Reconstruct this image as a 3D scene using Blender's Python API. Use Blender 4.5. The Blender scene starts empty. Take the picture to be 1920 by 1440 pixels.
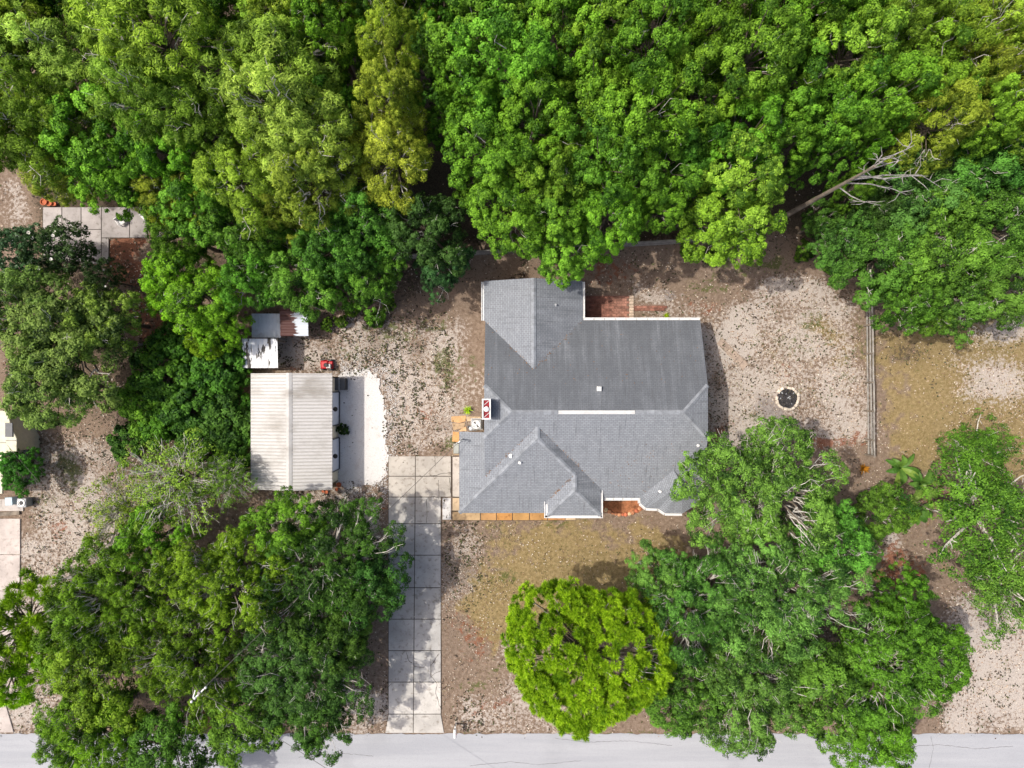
import bpy, math, random
import numpy as np
from mathutils import Vector, Matrix

# ------------------------------------------------------------------ camera, sky, sun, exposure
scene = bpy.context.scene
COL = scene.collection
S, H = 0.044, 58.0                    # metres per photo pixel on the ground, camera height
cam = bpy.data.cameras.new('camera'); cam_o = bpy.data.objects.new('camera', cam); COL.objects.link(cam_o)
cam_o.location = (0, 0, H); cam_o.rotation_euler = (0, 0, 0)
cam.sensor_width = 36.0; cam.lens = 36.0 * H / (1920 * S); cam.clip_end = 2000; cam.clip_start = 0.5
scene.camera = cam_o
EL, AZ = math.radians(57.6), math.radians(6.0)          # sun in the west, a little north
SUNV = Vector((-math.cos(EL) * math.cos(AZ), math.cos(EL) * math.sin(AZ), math.sin(EL)))
world = bpy.data.worlds.new('World'); scene.world = world; world.use_nodes = True
wn = world.node_tree.nodes; wl = world.node_tree.links; wn.clear()
sky = wn.new('ShaderNodeTexSky'); sky.sky_type = 'NISHITA'; sky.sun_disc = False
sky.sun_elevation = EL; sky.sun_rotation = math.radians(276.0); sky.dust_density = 5.0; sky.air_density = 0.8; sky.ozone_density = 0.6
bg = wn.new('ShaderNodeBackground'); bg.inputs[1].default_value = 0.15
wo = wn.new('ShaderNodeOutputWorld'); wl.new(sky.outputs[0], bg.inputs[0]); wl.new(bg.outputs[0], wo.inputs[0])
sun = bpy.data.lights.new('sun', 'SUN'); sun.energy = 2.9; sun.angle = math.radians(0.6); sun.color = (1.0, 0.95, 0.86)
sun_o = bpy.data.objects.new('sun', sun); COL.objects.link(sun_o)
sun_o.rotation_euler = SUNV.to_track_quat('Z', 'Y').to_euler(); sun_o.location = SUNV * 120
vs = scene.view_settings; vs.view_transform = 'Standard'; vs.look = 'None'; vs.exposure = 0.40; vs.gamma = 1.0
vs.use_curve_mapping = False
scene.cycles.max_bounces = 6; scene.cycles.diffuse_bounces = 2; scene.cycles.transmission_bounces = 4

# ------------------------------------------------------------------ helpers
rnd = random.Random(7)
def at(px, py, z=0.0):
    f = S * (H - z) / H
    return Vector(((px - 960) * f, -(py - 720) * f, z))
def V(*a): return Vector(a)

class MB:
    def __init__(s): s.v = []; s.f = []; s.uv = None
    def add(s, vs_, fs):
        b = len(s.v); s.v += [tuple(v) for v in vs_]; s.f += [tuple(i + b for i in f) for f in fs]; return s
    def box(s, c, d, rz=0.0, ch=0.0):
        x, y, z = d[0] / 2, d[1] / 2, d[2] / 2; c0, s0 = math.cos(rz), math.sin(rz)
        def P(a, b, e): return (c[0] + a * c0 - b * s0, c[1] + a * s0 + b * c0, c[2] + e)
        if ch > 0:                     # chamfered upper edge
            ring = lambda k, e: [P(-x + k, -y + k, e), P(x - k, -y + k, e), P(x - k, y - k, e), P(-x + k, y - k, e)]
            vs_ = ring(0, -z) + ring(0, z - ch) + ring(ch, z)
            fs = [(3, 2, 1, 0), (8, 9, 10, 11)]
            for L in (0, 4):
                for i in range(4): fs.append((L + i, L + (i + 1) % 4, L + 4 + (i + 1) % 4, L + 4 + i))
            return s.add(vs_, fs)
        vs_ = [P(-x, -y, -z), P(x, -y, -z), P(x, y, -z), P(-x, y, -z), P(-x, -y, z), P(x, -y, z), P(x, y, z), P(-x, y, z)]
        return s.add(vs_, [(3, 2, 1, 0), (4, 5, 6, 7), (0, 1, 5, 4), (1, 2, 6, 5), (2, 3, 7, 6), (3, 0, 4, 7)])
    def bar(s, p0, p1, w, h, up=Vector((0, 0, 1))):
        p0 = Vector(p0); p1 = Vector(p1); d = (p1 - p0).normalized()
        a = d.cross(up)
        if a.length < 1e-4: a = d.cross(Vector((1, 0, 0)))
        a.normalize(); b = a.cross(d).normalized()
        vs_ = []
        for p in (p0, p1):
            for u, w_ in ((-1, -1), (1, -1), (1, 1), (-1, 1)): vs_.append(p + a * (u * w / 2) + b * (w_ * h / 2))
        return s.add(vs_, [(0, 1, 2, 3), (7, 6, 5, 4), (0, 4, 5, 1), (1, 5, 6, 2), (2, 6, 7, 3), (3, 7, 4, 0)])
    def tube(s, pts, rs, n=6, cap=True):
        pts = [Vector(p) for p in pts]; b = len(s.v); m = len(pts)
        if not hasattr(rs, '__len__'): rs = [rs] * m
        up = None
        for i, p in enumerate(pts):
            d = (pts[min(i + 1, m - 1)] - pts[max(i - 1, 0)])
            d = d.normalized() if d.length > 1e-9 else Vector((0, 0, 1))
            if up is None:
                up = d.cross(Vector((1, 0, 0)) if abs(d.x) < .9 else Vector((0, 1, 0)))
            a = (up - d * up.dot(d)).normalized(); up = a; c = d.cross(a)
            for k in range(n):
                t = 2 * math.pi * k / n
                s.v.append(tuple(p + (a * math.cos(t) + c * math.sin(t)) * rs[i]))
        for i in range(m - 1):
            for k in range(n):
                s.f.append((b + i * n + k, b + i * n + (k + 1) % n, b + (i + 1) * n + (k + 1) % n, b + (i + 1) * n + k))
        if cap:
            s.f.append(tuple(b + k for k in reversed(range(n)))); s.f.append(tuple(b + (m - 1) * n + k for k in range(n)))
        return s
    def lathe(s, c, prof, n=16):
        b = len(s.v)
        for r, z in prof:
            for k in range(n):
                t = 2 * math.pi * k / n; s.v.append((c[0] + r * math.cos(t), c[1] + r * math.sin(t), c[2] + z))
        for i in range(len(prof) - 1):
            for k in range(n):
                s.f.append((b + i * n + k, b + i * n + (k + 1) % n, b + (i + 1) * n + (k + 1) % n, b + (i + 1) * n + k))
        s.f.append(tuple(b + k for k in reversed(range(n)))); s.f.append(tuple(b + (len(prof) - 1) * n + k for k in range(n)))
        return s
    def prism(s, poly, z0, z1, ch=0.0):
        poly = [(p[0], p[1]) for p in poly]
        area = sum(poly[i][0] * poly[(i + 1) % len(poly)][1] - poly[(i + 1) % len(poly)][0] * poly[i][1] for i in range(len(poly)))
        if area < 0: poly = poly[::-1]
        n = len(poly); cx = sum(p[0] for p in poly) / n; cy = sum(p[1] for p in poly) / n
        rings = [[(x, y, z0) for x, y in poly], [(x, y, z1 - ch) for x, y in poly]]
        if ch > 0:
            top = []
            for x, y in poly:
                d = math.hypot(x - cx, y - cy); k = max(0, (d - ch * 1.4) / d); top.append((cx + (x - cx) * k, cy + (y - cy) * k, z1))
            rings.append(top)
        vs_ = [p for r in rings for p in r]; fs = [tuple(reversed(range(n)))]
        for L in range(len(rings) - 1):
            for i in range(n): fs.append((L * n + i, L * n + (i + 1) % n, (L + 1) * n + (i + 1) % n, (L + 1) * n + i))
        fs.append(tuple((len(rings) - 1) * n + i for i in range(n)))
        return s.add(vs_, fs)

ORG = {}
def empty(name, loc, label=None, cat=None, group=None, rz=0.0):
    o = bpy.data.objects.new(name, None); COL.objects.link(o); o.location = loc; o.rotation_euler = (0, 0, rz)
    o.empty_display_size = 0.2; ORG[o.name] = Vector(loc)
    if label: tag(o, label, cat, group)
    return o
def tag(o, label=None, cat=None, group=None, kind=None):
    if label: o['label'] = label
    if cat: o['category'] = cat
    if group: o['group'] = group
    if kind: o['kind'] = kind
    return o
def obj(name, mb, m, parent=None, world_=True, color=None, smooth=False):
    org = Vector((0, 0, 0))
    if parent is not None and world_:
        p = parent
        while p.parent: p = p.parent
        org = ORG.get(p.name, Vector((0, 0, 0)))
    me = bpy.data.meshes.new(name)
    me.from_pydata([(v[0] - org.x, v[1] - org.y, v[2] - org.z) for v in mb.v], [], mb.f); me.update()
    if mb.uv is not None:
        l = me.uv_layers.new(name='UVMap'); l.data.foreach_set('uv', np.array(mb.uv, 'f').ravel())
    if smooth: me.polygons.foreach_set('use_smooth', [True] * len(me.polygons))
    me.materials.append(m)
    o = bpy.data.objects.new(name, me); COL.objects.link(o)
    if parent is not None: o.parent = parent
    if color: o.color = color
    return o
def thing(name, mb, m, label, cat, group=None, color=None, smooth=False):
    """a thing that is one mesh: origin moved to its base centre"""
    xs = [v[0] for v in mb.v]; ys = [v[1] for v in mb.v]; zs = [v[2] for v in mb.v]
    c = Vector(((min(xs) + max(xs)) / 2, (min(ys) + max(ys)) / 2, min(zs)))
    mb.v = [(v[0] - c.x, v[1] - c.y, v[2] - c.z) for v in mb.v]
    o = obj(name, mb, m, color=color, smooth=smooth); o.location = c
    return tag(o, label, cat, group)

# ------------------------------------------------------------------ materials
def newmat(name):
    m = bpy.data.materials.new(name); m.use_nodes = True; nt = m.node_tree; nt.nodes.clear()
    out = nt.nodes.new('ShaderNodeOutputMaterial'); b = nt.nodes.new('ShaderNodeBsdfPrincipled')
    nt.links.new(b.outputs[0], out.inputs[0]); b.inputs['Roughness'].default_value = .8
    b.inputs['Specular IOR Level'].default_value = .3
    return m, nt, b, out
def N(nt, t, **kw):
    n = nt.nodes.new('ShaderNode' + t)
    for k, v in kw.items(): setattr(n, k, v)
    return n
def setin(nt, sock, v):
    if isinstance(v, bpy.types.NodeSocket): nt.links.new(v, sock)
    else: sock.default_value = v
def math_(nt, op, a, b=0.0, clamp=False):
    n = N(nt, 'Math', operation=op, use_clamp=clamp); setin(nt, n.inputs[0], a); setin(nt, n.inputs[1], b); return n.outputs[0]
def mix(nt, fac, a, b, blend='MIX'):
    n = N(nt, 'Mix', data_type='RGBA', blend_type=blend); setin(nt, n.inputs[0], fac)
    setin(nt, n.inputs[6], a if isinstance(a, bpy.types.NodeSocket) else (*a[:3], 1)); setin(nt, n.inputs[7], b if isinstance(b, bpy.types.NodeSocket) else (*b[:3], 1))
    return n.outputs[2]
def noise(nt, scale, vec=None, detail=4.0, rough=.55, dist=0.0):
    n = N(nt, 'TexNoise'); n.inputs['Scale'].default_value = scale; n.inputs['Detail'].default_value = detail
    n.inputs['Roughness'].default_value = rough; n.inputs['Distortion'].default_value = dist
    if vec is not None: nt.links.new(vec, n.inputs['Vector'])
    return n.outputs[0]
def ramp(nt, v, lo, hi):
    n = N(nt, 'MapRange', interpolation_type='SMOOTHSTEP'); setin(nt, n.inputs[0], v)
    n.inputs[1].default_value = lo; n.inputs[2].default_value = hi; return n.outputs[0]
def coords(nt, kind='Object', scale=(1, 1, 1)):
    c = N(nt, 'TexCoord'); mp = N(nt, 'Mapping'); mp.inputs['Scale'].default_value = scale
    nt.links.new(c.outputs[kind], mp.inputs[0]); return mp.outputs[0]
def worldpos(nt, scale=(1, 1, 1)):
    g = N(nt, 'NewGeometry'); mp = N(nt, 'Mapping'); mp.inputs['Scale'].default_value = scale
    nt.links.new(g.outputs['Position'], mp.inputs[0]); return mp.outputs[0]
def bump(nt, b, h, strength=.4, dist=.02):
    n = N(nt, 'Bump'); n.inputs['Strength'].default_value = strength; n.inputs['Distance'].default_value = dist
    nt.links.new(h, n.inputs['Height']); nt.links.new(n.outputs[0], b.inputs['Normal'])
def plain(name, col, rough=.7, var=.25, sc=3.0, metal=0.0, tint=False, fine=18.0):
    m, nt, b, out = newmat(name); w = worldpos(nt)
    n1 = noise(nt, sc, w, 5); n2 = noise(nt, fine, w, 3)
    f = math_(nt, 'ADD', math_(nt, 'MULTIPLY', n1, .65), math_(nt, 'MULTIPLY', n2, .35))
    lo = tuple(c * (1 - var) for c in col); hi = tuple(min(1, c * (1 + var)) for c in col)
    c = mix(nt, ramp(nt, f, .3, .7), lo, hi)
    if tint:
        oi = N(nt, 'ObjectInfo'); c = mix(nt, 1.0, c, oi.outputs['Color'], 'MULTIPLY')
    nt.links.new(c, b.inputs['Base Color']); b.inputs['Roughness'].default_value = rough; b.inputs['Metallic'].default_value = metal
    return m

M = {}
M['white'] = plain('white_paint', (.66, .655, .64), .55, .10)
M['cream'] = plain('cream_wall', (.62, .56, .44), .8, .1)
M['stucco'] = plain('stucco', (.55, .52, .46), .9, .1)
M['black'] = plain('black_paint', (.02, .02, .022), .5, .2)
M['dark'] = plain('dark_metal', (.075, .078, .085), .5, .25)
M['grey'] = plain('grey_metal', (.33, .34, .35), .5, .2)
M['galv'] = plain('galvanised', (.52, .55, .58), .45, .15, metal=.3)
M['red'] = plain('red_paint', (.42, .015, .02), .4, .2)
M['chimred'] = plain('red_flashing', (.20, .012, .018), .6, .25)
M['wood'] = plain('weathered_wood', (.20, .165, .13), .85, .45, 2.0, fine=30)
M['greywood'] = plain('grey_wood', (.30, .28, .25), .85, .4, 2.0, fine=30)
M['palewood'] = plain('bleached_wood', (.50, .47, .44), .85, .3)
M['bark'] = plain('bark', (.13, .105, .08), .95, .45, 5.0)
M['palebark'] = plain('pale_bark', (.40, .38, .34), .9, .4, 4.0)
M['whitebark'] = plain('bleached_bark', (.50, .47, .42), .9, .35, 4.0)
M['greybark'] = plain('grey_bark', (.27, .255, .235), .95, .5, 5.0)
M['glass'] = plain('window_glass', (.04, .05, .06), .08, .1)
M['stone'] = plain('field_stone', (.52, .46, .38), .9, .3, 6.0, tint=True)
M['sandstone'] = plain('sandstone', (.50, .33, .19), .9, .25, 3.0, tint=True)
M['charcoal'] = plain('charcoal', (.04, .037, .039), .95, .75, 7.0)
M['brick'] = plain('red_brick', (.23, .072, .05), .9, .45, 2.2, tint=True)
M['terracotta'] = plain('terracotta', (.45, .13, .06), .85, .3, 6.0)
M['blue'] = plain('pale_blue_plastic', (.42, .53, .60), .5, .1)
M['door'] = plain('roller_door', (.66, .69, .76), .5, .05)
M['gravel'] = None

def concrete(name, col, dirt=.5):
    m, nt, b, out = newmat(name); w = worldpos(nt)
    big = noise(nt, .55, w, 6, .6); mid = noise(nt, 2.6, w, 6, .65); fine = noise(nt, 24, w, 3)
    oi = N(nt, 'ObjectInfo')
    c = mix(nt, ramp(nt, big, .3, .7), tuple(x * .80 for x in col), tuple(min(1, x * 1.12) for x in col))
    c = mix(nt, math_(nt, 'MULTIPLY', ramp(nt, mid, .5, .75), dirt), c, (.17, .145, .12))
    c = mix(nt, math_(nt, 'MULTIPLY', ramp(nt, fine, .56, .72), .3), c, (.14, .13, .12))
    c = mix(nt, 1.0, c, oi.outputs['Color'], 'MULTIPLY')
    nt.links.new(c, b.inputs['Base Color']); b.inputs['Roughness'].default_value = .9
    bump(nt, b, fine, .3, .01); return m
M['concrete'] = concrete('concrete', (.475, .455, .43), .85)
M['oldconcrete'] = concrete('old_concrete', (.44, .40, .37), .7)
M['joint'] = plain('joint_dirt', (.06, .05, .04), .95, .4)

def asphalt():
    m, nt, b, out = newmat('sunbleached_asphalt'); w = worldpos(nt); ws = worldpos(nt, (.06, .9, 1))
    st = noise(nt, 1.0, ws, 5, .6); fine = noise(nt, 30, w, 3); big = noise(nt, .25, w, 5)
    c = mix(nt, ramp(nt, st, .3, .7), (.315, .322, .345), (.375, .380, .40))
    c = mix(nt, math_(nt, 'MULTIPLY', ramp(nt, big, .5, .72), .35), c, (.25, .255, .27))
    c = mix(nt, math_(nt, 'MULTIPLY', ramp(nt, fine, .50, .68), .5), c, (.20, .205, .215))
    nt.links.new(c, b.inputs['Base Color']); b.inputs['Roughness'].default_value = .88; bump(nt, b, fine, .3, .01); return m
M['asphalt'] = asphalt()

def gravelmat():
    m, nt, b, out = newmat('white_gravel'); w = worldpos(nt)
    v = N(nt, 'TexVoronoi'); v.inputs['Scale'].default_value = 14; nt.links.new(w, v.inputs['Vector'])
    n1 = noise(nt, 1.3, w, 6, .65); n2 = noise(nt, 5, w, 4, .6)
    c = mix(nt, v.outputs['Distance'], (.68, .66, .64), (.54, .52, .50))
    c = mix(nt, math_(nt, 'MULTIPLY', ramp(nt, n1, .52, .72), .5), c, (.44, .37, .33))
    c = mix(nt, math_(nt, 'MULTIPLY', ramp(nt, n2, .62, .70), .45), c, (.20, .17, .15))
    nt.links.new(c, b.inputs['Base Color']); b.inputs['Roughness'].default_value = .95; bump(nt, b, v.outputs['Distance'], .5, .03); return m
M['gravel'] = gravelmat()

def shingle():
    m, nt, b, out = newmat('asphalt_shingle')
    uv = coords(nt, 'UV')
    br = N(nt, 'TexBrick'); nt.links.new(uv, br.inputs['Vector'])
    br.inputs['Scale'].default_value = 1.0; br.inputs['Brick Width'].default_value = .31; br.inputs['Row Height'].default_value = .146
    br.inputs['Mortar Size'].default_value = .013; br.inputs['Mortar Smooth'].default_value = .3; br.inputs['Bias'].default_value = 0
    br.inputs['Color1'].default_value = (.200, .216, .240, 1); br.inputs['Color2'].default_value = (.246, .262, .286, 1); br.inputs['Mortar'].default_value = (.095, .102, .116, 1)
    oi = N(nt, 'ObjectInfo'); sep = N(nt, 'SeparateColor'); nt.links.new(oi.outputs['Color'], sep.inputs[0])
    st = noise(nt, 1.0, coords(nt, 'UV', (1.9, .13, 1)), 7, .7)          # rain streaks down the slope
    bl = noise(nt, .35, coords(nt, 'UV', (1, 1, 1)), 5, .6)              # broad algae patches
    sh = noise(nt, 1.0, coords(nt, 'UV', (6.5, .5, 1)), 4, .6)
    gr = noise(nt, 26, uv, 2)
    blo = noise(nt, 1.7, coords(nt, 'UV', (1, .7, 1)), 5, .7)
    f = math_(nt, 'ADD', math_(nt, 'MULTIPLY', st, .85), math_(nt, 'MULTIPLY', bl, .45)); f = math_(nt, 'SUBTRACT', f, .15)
    f = math_(nt, 'ADD', f, math_(nt, 'SUBTRACT', math_(nt, 'MULTIPLY', sep.outputs[0], .9), .45))  # per-slope darkening: algae stain on the north, painted-in shade on the east slopes
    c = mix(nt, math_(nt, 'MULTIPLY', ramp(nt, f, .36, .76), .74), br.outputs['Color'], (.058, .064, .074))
    c = mix(nt, math_(nt, 'MULTIPLY', ramp(nt, sh, .52, .72), .50), c, (.07, .072, .078))
    c = mix(nt, math_(nt, 'MULTIPLY', ramp(nt, blo, .45, .75), .35), c, (.13, .14, .155))
    c = mix(nt, math_(nt, 'MULTIPLY', ramp(nt, gr, .45, .75), .25), c, (.33, .34, .36))
    nt.links.new(c, b.inputs['Base Color']); b.inputs['Roughness'].default_value = .92
    bump(nt, b, br.outputs['Fac'], -.5, .012); return m
M['shingle'] = shingle()
M['cap'] = plain('shingle_cap', (.225, .24, .262), .92, .22, 3.0, tint=True)

def metalroof(name, col, dirtcol, lo, hi, stretch=(1, 1, 1), sc=.6, rough=.5):
    m, nt, b, out = newmat(name); w = worldpos(nt, stretch)
    n1 = noise(nt, sc, w, 6, .6); n2 = noise(nt, 6, worldpos(nt), 4)
    c = mix(nt, ramp(nt, n2, .3, .7), tuple(x * .93 for x in col), col)
    c = mix(nt, ramp(nt, n1, lo, hi), c, dirtcol)
    nt.links.new(c, b.inputs['Base Color']); b.inputs['Roughness'].default_value = rough; return m
M['creamroof'] = metalroof('cream_steel', (.48, .468, .455), (.27, .25, .225), .44, .74, (1, 1.6, 1), .35)
M['creamrib'] = metalroof('cream_rib', (.425, .405, .38), (.30, .28, .25), .5, .8, (1, 1.6, 1), .35)  # rib shading put into the colour, darker than the sheets
M['whiteroof'] = metalroof('stained_white_steel', (.70, .71, .73), (.05, .045, .04), .53, .57, (2.6, .7, 1), 1.0)
M['galvroof'] = metalroof('galvanised_sheet', (.50, .54, .58), (.28, .25, .24), .5, .8, (1, 1, 1), 1.2)

# rust runs in from the west end of the small lean-to roof: an old stain in the sheet itself
def rustroof():
    m, nt, b, out = newmat('rusting_sheet'); c0 = N(nt, 'TexCoord'); sp = N(nt, 'SeparateXYZ'); nt.links.new(c0.outputs['Object'], sp.inputs[0])
    n1 = noise(nt, 1.0, worldpos(nt, (.6, 5, 1)), 5)
    f = math_(nt, 'ADD', math_(nt, 'MULTIPLY', sp.outputs[0], -.9), math_(nt, 'MULTIPLY', math_(nt, 'SUBTRACT', n1, .5), 2.2))
    c = mix(nt, ramp(nt, f, -.08, .05), (.55, .59, .64), (.085, .035, .03))
    nt.links.new(c, b.inputs['Base Color']); b.inputs['Roughness'].default_value = .6; return m
M['rustroof'] = rustroof()

def leafmat(name, dark, light, trans=.28, rough=.6, flower=None):
    m, nt, b, out = newmat(name); at_ = N(nt, 'Attribute', attribute_name='tint'); oi = N(nt, 'ObjectInfo')
    c = mix(nt, at_.outputs['Fac'], dark, light); c = mix(nt, 1.0, c, oi.outputs['Color'], 'MULTIPLY')
    nt.links.new(c, b.inputs['Base Color']); b.inputs['Roughness'].default_value = rough; b.inputs['Specular IOR Level'].default_value = .18
    tr = N(nt, 'BsdfTranslucent'); tc = mix(nt, 1.0, c, (1.1, 1.25, .4), 'MULTIPLY'); nt.links.new(tc, tr.inputs[0])
    ms = N(nt, 'MixShader'); ms.inputs[0].default_value = trans
    nt.links.new(b.outputs[0], ms.inputs[1]); nt.links.new(tr.outputs[0], ms.inputs[2]); nt.links.new(ms.outputs[0], out.inputs[0]); return m
M['broad'] = leafmat('broadleaf', (.034, .100, .006), (.240, .480, .036))
M['feather'] = leafmat('feathery_leaf', (.062, .110, .008), (.380, .520, .050))
M['oak'] = leafmat('oak_leaf', (.020, .056, .009), (.195, .370, .062))
M['pine'] = leafmat('pine_needles', (.085, .190, .005), (.345, .545, .020))
M['magnolia'] = leafmat('magnolia_leaf', (.016, .042, .014), (.075, .140, .045), .12, .3)
M['shrub'] = leafmat('shrub_leaf', (.020, .066, .007), (.170, .340, .034))
M['banana'] = leafmat('banana_leaf', (.04, .14, .02), (.16, .28, .05), .3, .4)
M['petal'] = plain('white_petal', (.80, .78, .72), .6, .05)

def colattr(name, rough=.9):
    m, nt, b, out = newmat(name); a = N(nt, 'Attribute', attribute_name='col'); nt.links.new(a.outputs['Color'], b.inputs['Base Color'])
    b.inputs['Roughness'].default_value = rough; return m
M['litter'] = colattr('leaf_litter'); M['blades'] = colattr('grass_blades')

# ------------------------------------------------------------------ ground zones (world numpy fields in photo pixels)
_lat = {}
def vnoise(x, y, sc, seed):
    r = _lat.setdefault(seed, np.random.RandomState(seed).rand(256, 256))
    x = x * sc; y = y * sc; xi = np.floor(x).astype(int); yi = np.floor(y).astype(int); fx = x - xi; fy = y - yi
    fx = fx * fx * (3 - 2 * fx); fy = fy * fy * (3 - 2 * fy); a = xi % 256; b = yi % 256; a1 = (a + 1) % 256; b1 = (b + 1) % 256
    return (r[a, b] * (1 - fx) + r[a1, b] * fx) * (1 - fy) + (r[a, b1] * (1 - fx) + r[a1, b1] * fx) * fy
def sg(t): return 1 / (1 + np.exp(-np.clip(t, -30, 30)))
def rect(X, Y, x0, y0, x1, y1, s=14): return sg((X - x0) / s) * sg((x1 - X) / s) * sg((Y - y0) / s) * sg((y1 - Y) / s)
def ell(X, Y, cx, cy, rx, ry, p=1.0): return np.exp(-(((X - cx) / rx) ** 2 + ((Y - cy) / ry) ** 2) ** p)
def zones(X, Y):
    w = (vnoise(X, Y, 1 / 60, 3) - .5) * 60; X = X + w; Y = Y + (vnoise(X, Y, 1 / 60, 4) - .5) * 50
    R = lambda *a: rect(X, Y, *a); E = lambda *a: ell(X, Y, *a)
    mx = lambda *a: np.maximum.reduce(a)
    sand = mx(.58 * R(1180, 545, 1630, 850), .95 * E(1370, 625, 75, 70), .72 * E(1420, 800, 110, 50), .78 * E(1570, 790, 80, 60), .62 * E(1380, 720, 50, 60),
              .70 * E(1500, 560, 120, 40), .56 * R(600, 580, 905, 860), .66 * E(690, 740, 70, 80), .70 * E(560, 665, 110, 40),
              .72 * R(500, 925, 735, 1060), .70 * E(680, 1330, 70, 60), .55 * R(828, 975, 905, 1150), .60 * R(830, 1280, 1080, 1375), .45 * E(960, 1230, 60, 40),
              .58 * R(40, 800, 260, 1080), .70 * R(1750, 1110, 2400, 1390), .72 * E(1870, 720, 90, 70), .60 * E(1880, 620, 90, 40),
              .85 * E(1680, 1030, 26, 26), .6 * R(-900, 990, 130, 1400), .5 * E(20, 370, 60, 50), .52 * E(800, 640, 90, 60), .55 * E(1230, 560, 60, 40))
    grass = mx(.74 * R(870, 972, 1330, 1230, 24), .80 * R(1640, 600, 2400, 900, 20), .62 * E(1560, 650, 80, 90), .60 * E(1480, 660, 80, 60),
               .5 * E(1150, 1020, 160, 60), .45 * R(1640, 860, 2400, 1110, 30), .45 * E(1430, 720, 60, 60), .4 * E(100, 860, 70, 60), .45 * E(800, 700, 80, 50))
    green = mx(.52 * E(1460, 640, 60, 40), .5 * E(1400, 780, 40, 30), .5 * E(1580, 700, 40, 60), .50 * E(650, 640, 50, 30), .55 * E(870, 850, 40, 40), .5 * E(1330, 520, 70, 26), .42 * E(930, 1080, 60, 50), .5 * E(960, 1260, 90, 14), .45 * E(1060, 1000, 90, 20), .62 * E(1420, 495, 110, 26), .48 * E(1540, 620, 50, 40), .5 * E(705, 600, 60, 40), .78 * E(130, 880, 40, 70), .5 * E(90, 960, 60, 40), .62 * E(850, 700, 40, 60), .58 * E(760, 610, 90, 40), .5 * E(700, 860, 30, 12), .40 * E(950, 1000, 90, 24),
               .45 * E(1640, 640, 40, 80), .58 * R(850, 1366, 1300, 1376, 2), .45 * E(880, 1270, 60, 14), .4 * E(1490, 740, 30, 26), .35 * E(900, 690, 40, 60),
               .55 * E(450, 700, 60, 90), .42 * E(640, 560, 60, 30), .38 * E(850, 700, 60, 80))
    red = mx(.50 * E(690, 690, 50, 30), .45 * E(780, 770, 60, 30), .45 * E(640, 960, 60, 20), .48 * E(1300, 560, 60, 30), .5 * E(1600, 820, 40, 40), .42 * E(1460, 690, 40, 30), .5 * E(100, 1000, 50, 40), .75 * E(1560, 835, 70, 20), .7 * E(1345, 805, 30, 22), .72 * E(1690, 1065, 40, 50), .8 * R(205, 445, 285, 540, 6), .8 * E(285, 590, 40, 80),
             .55 * E(1160, 500, 90, 34), .7 * E(620, 918, 22, 10), .5 * E(640, 1010, 90, 40), .5 * E(880, 1190, 60, 60), .5 * E(900, 1310, 90, 20), .45 * E(560, 690, 60, 14),
             .6 * E(380, 1340, 70, 40), .6 * E(235, 1065, 16, 12), .6 * E(1100, 545, 14, 30), .5 * E(740, 960, 12, 40), .5 * E(1760, 930, 40, 60))
    dark = mx(.95 * R(70, -900, 3000, 448, 12), .8 * R(280, 440, 900, 560, 20), .55 * E(860, 1060, 50, 90), .6 * R(905, 470, 1100, 535, 14), .8 * R(190, 620, 472, 900, 25),  # lawn ellipse beside the driveway: tree shadow painted into the soil
              .45 * E(760, 640, 130, 70), .45 * E(840, 800, 80, 70), .75 * R(1400, 380, 3000, 500, 25), .55 * E(1720, 650, 60, 40), .6 * R(100, 1040, 640, 1370, 40),  # small east field ellipse: shadow of the round trees painted dark
              .6 * R(1200, 1000, 1640, 1350, 40), .45 * E(1345, 730, 40, 90), .5 * E(1250, 490, 120, 30), .5 * R(1560, 860, 1640, 1100, 25), .7 * R(0, 430, 300, 780, 30), .5 * E(60, 950, 60, 20))  # tall ellipse east of the house: its cast shadow put into the ground colour
    grey = mx(.75 * E(1440, 765, 60, 50), .55 * E(1490, 790, 60, 30), .5 * E(1250, 540, 60, 30), .5 * E(560, 650, 90, 30))
    sand = sand * (.74 + .52 * vnoise(X, Y, 1 / 42, 6)); grass = grass * (.7 + .5 * vnoise(X, Y, 1 / 55, 7)); green = green * (.6 + .7 * vnoise(X, Y, 1 / 30, 8)); dark = dark * (.75 + .45 * vnoise(X, Y, 1 / 38, 9))
    return sand, grass, green, red, dark, grey

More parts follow.
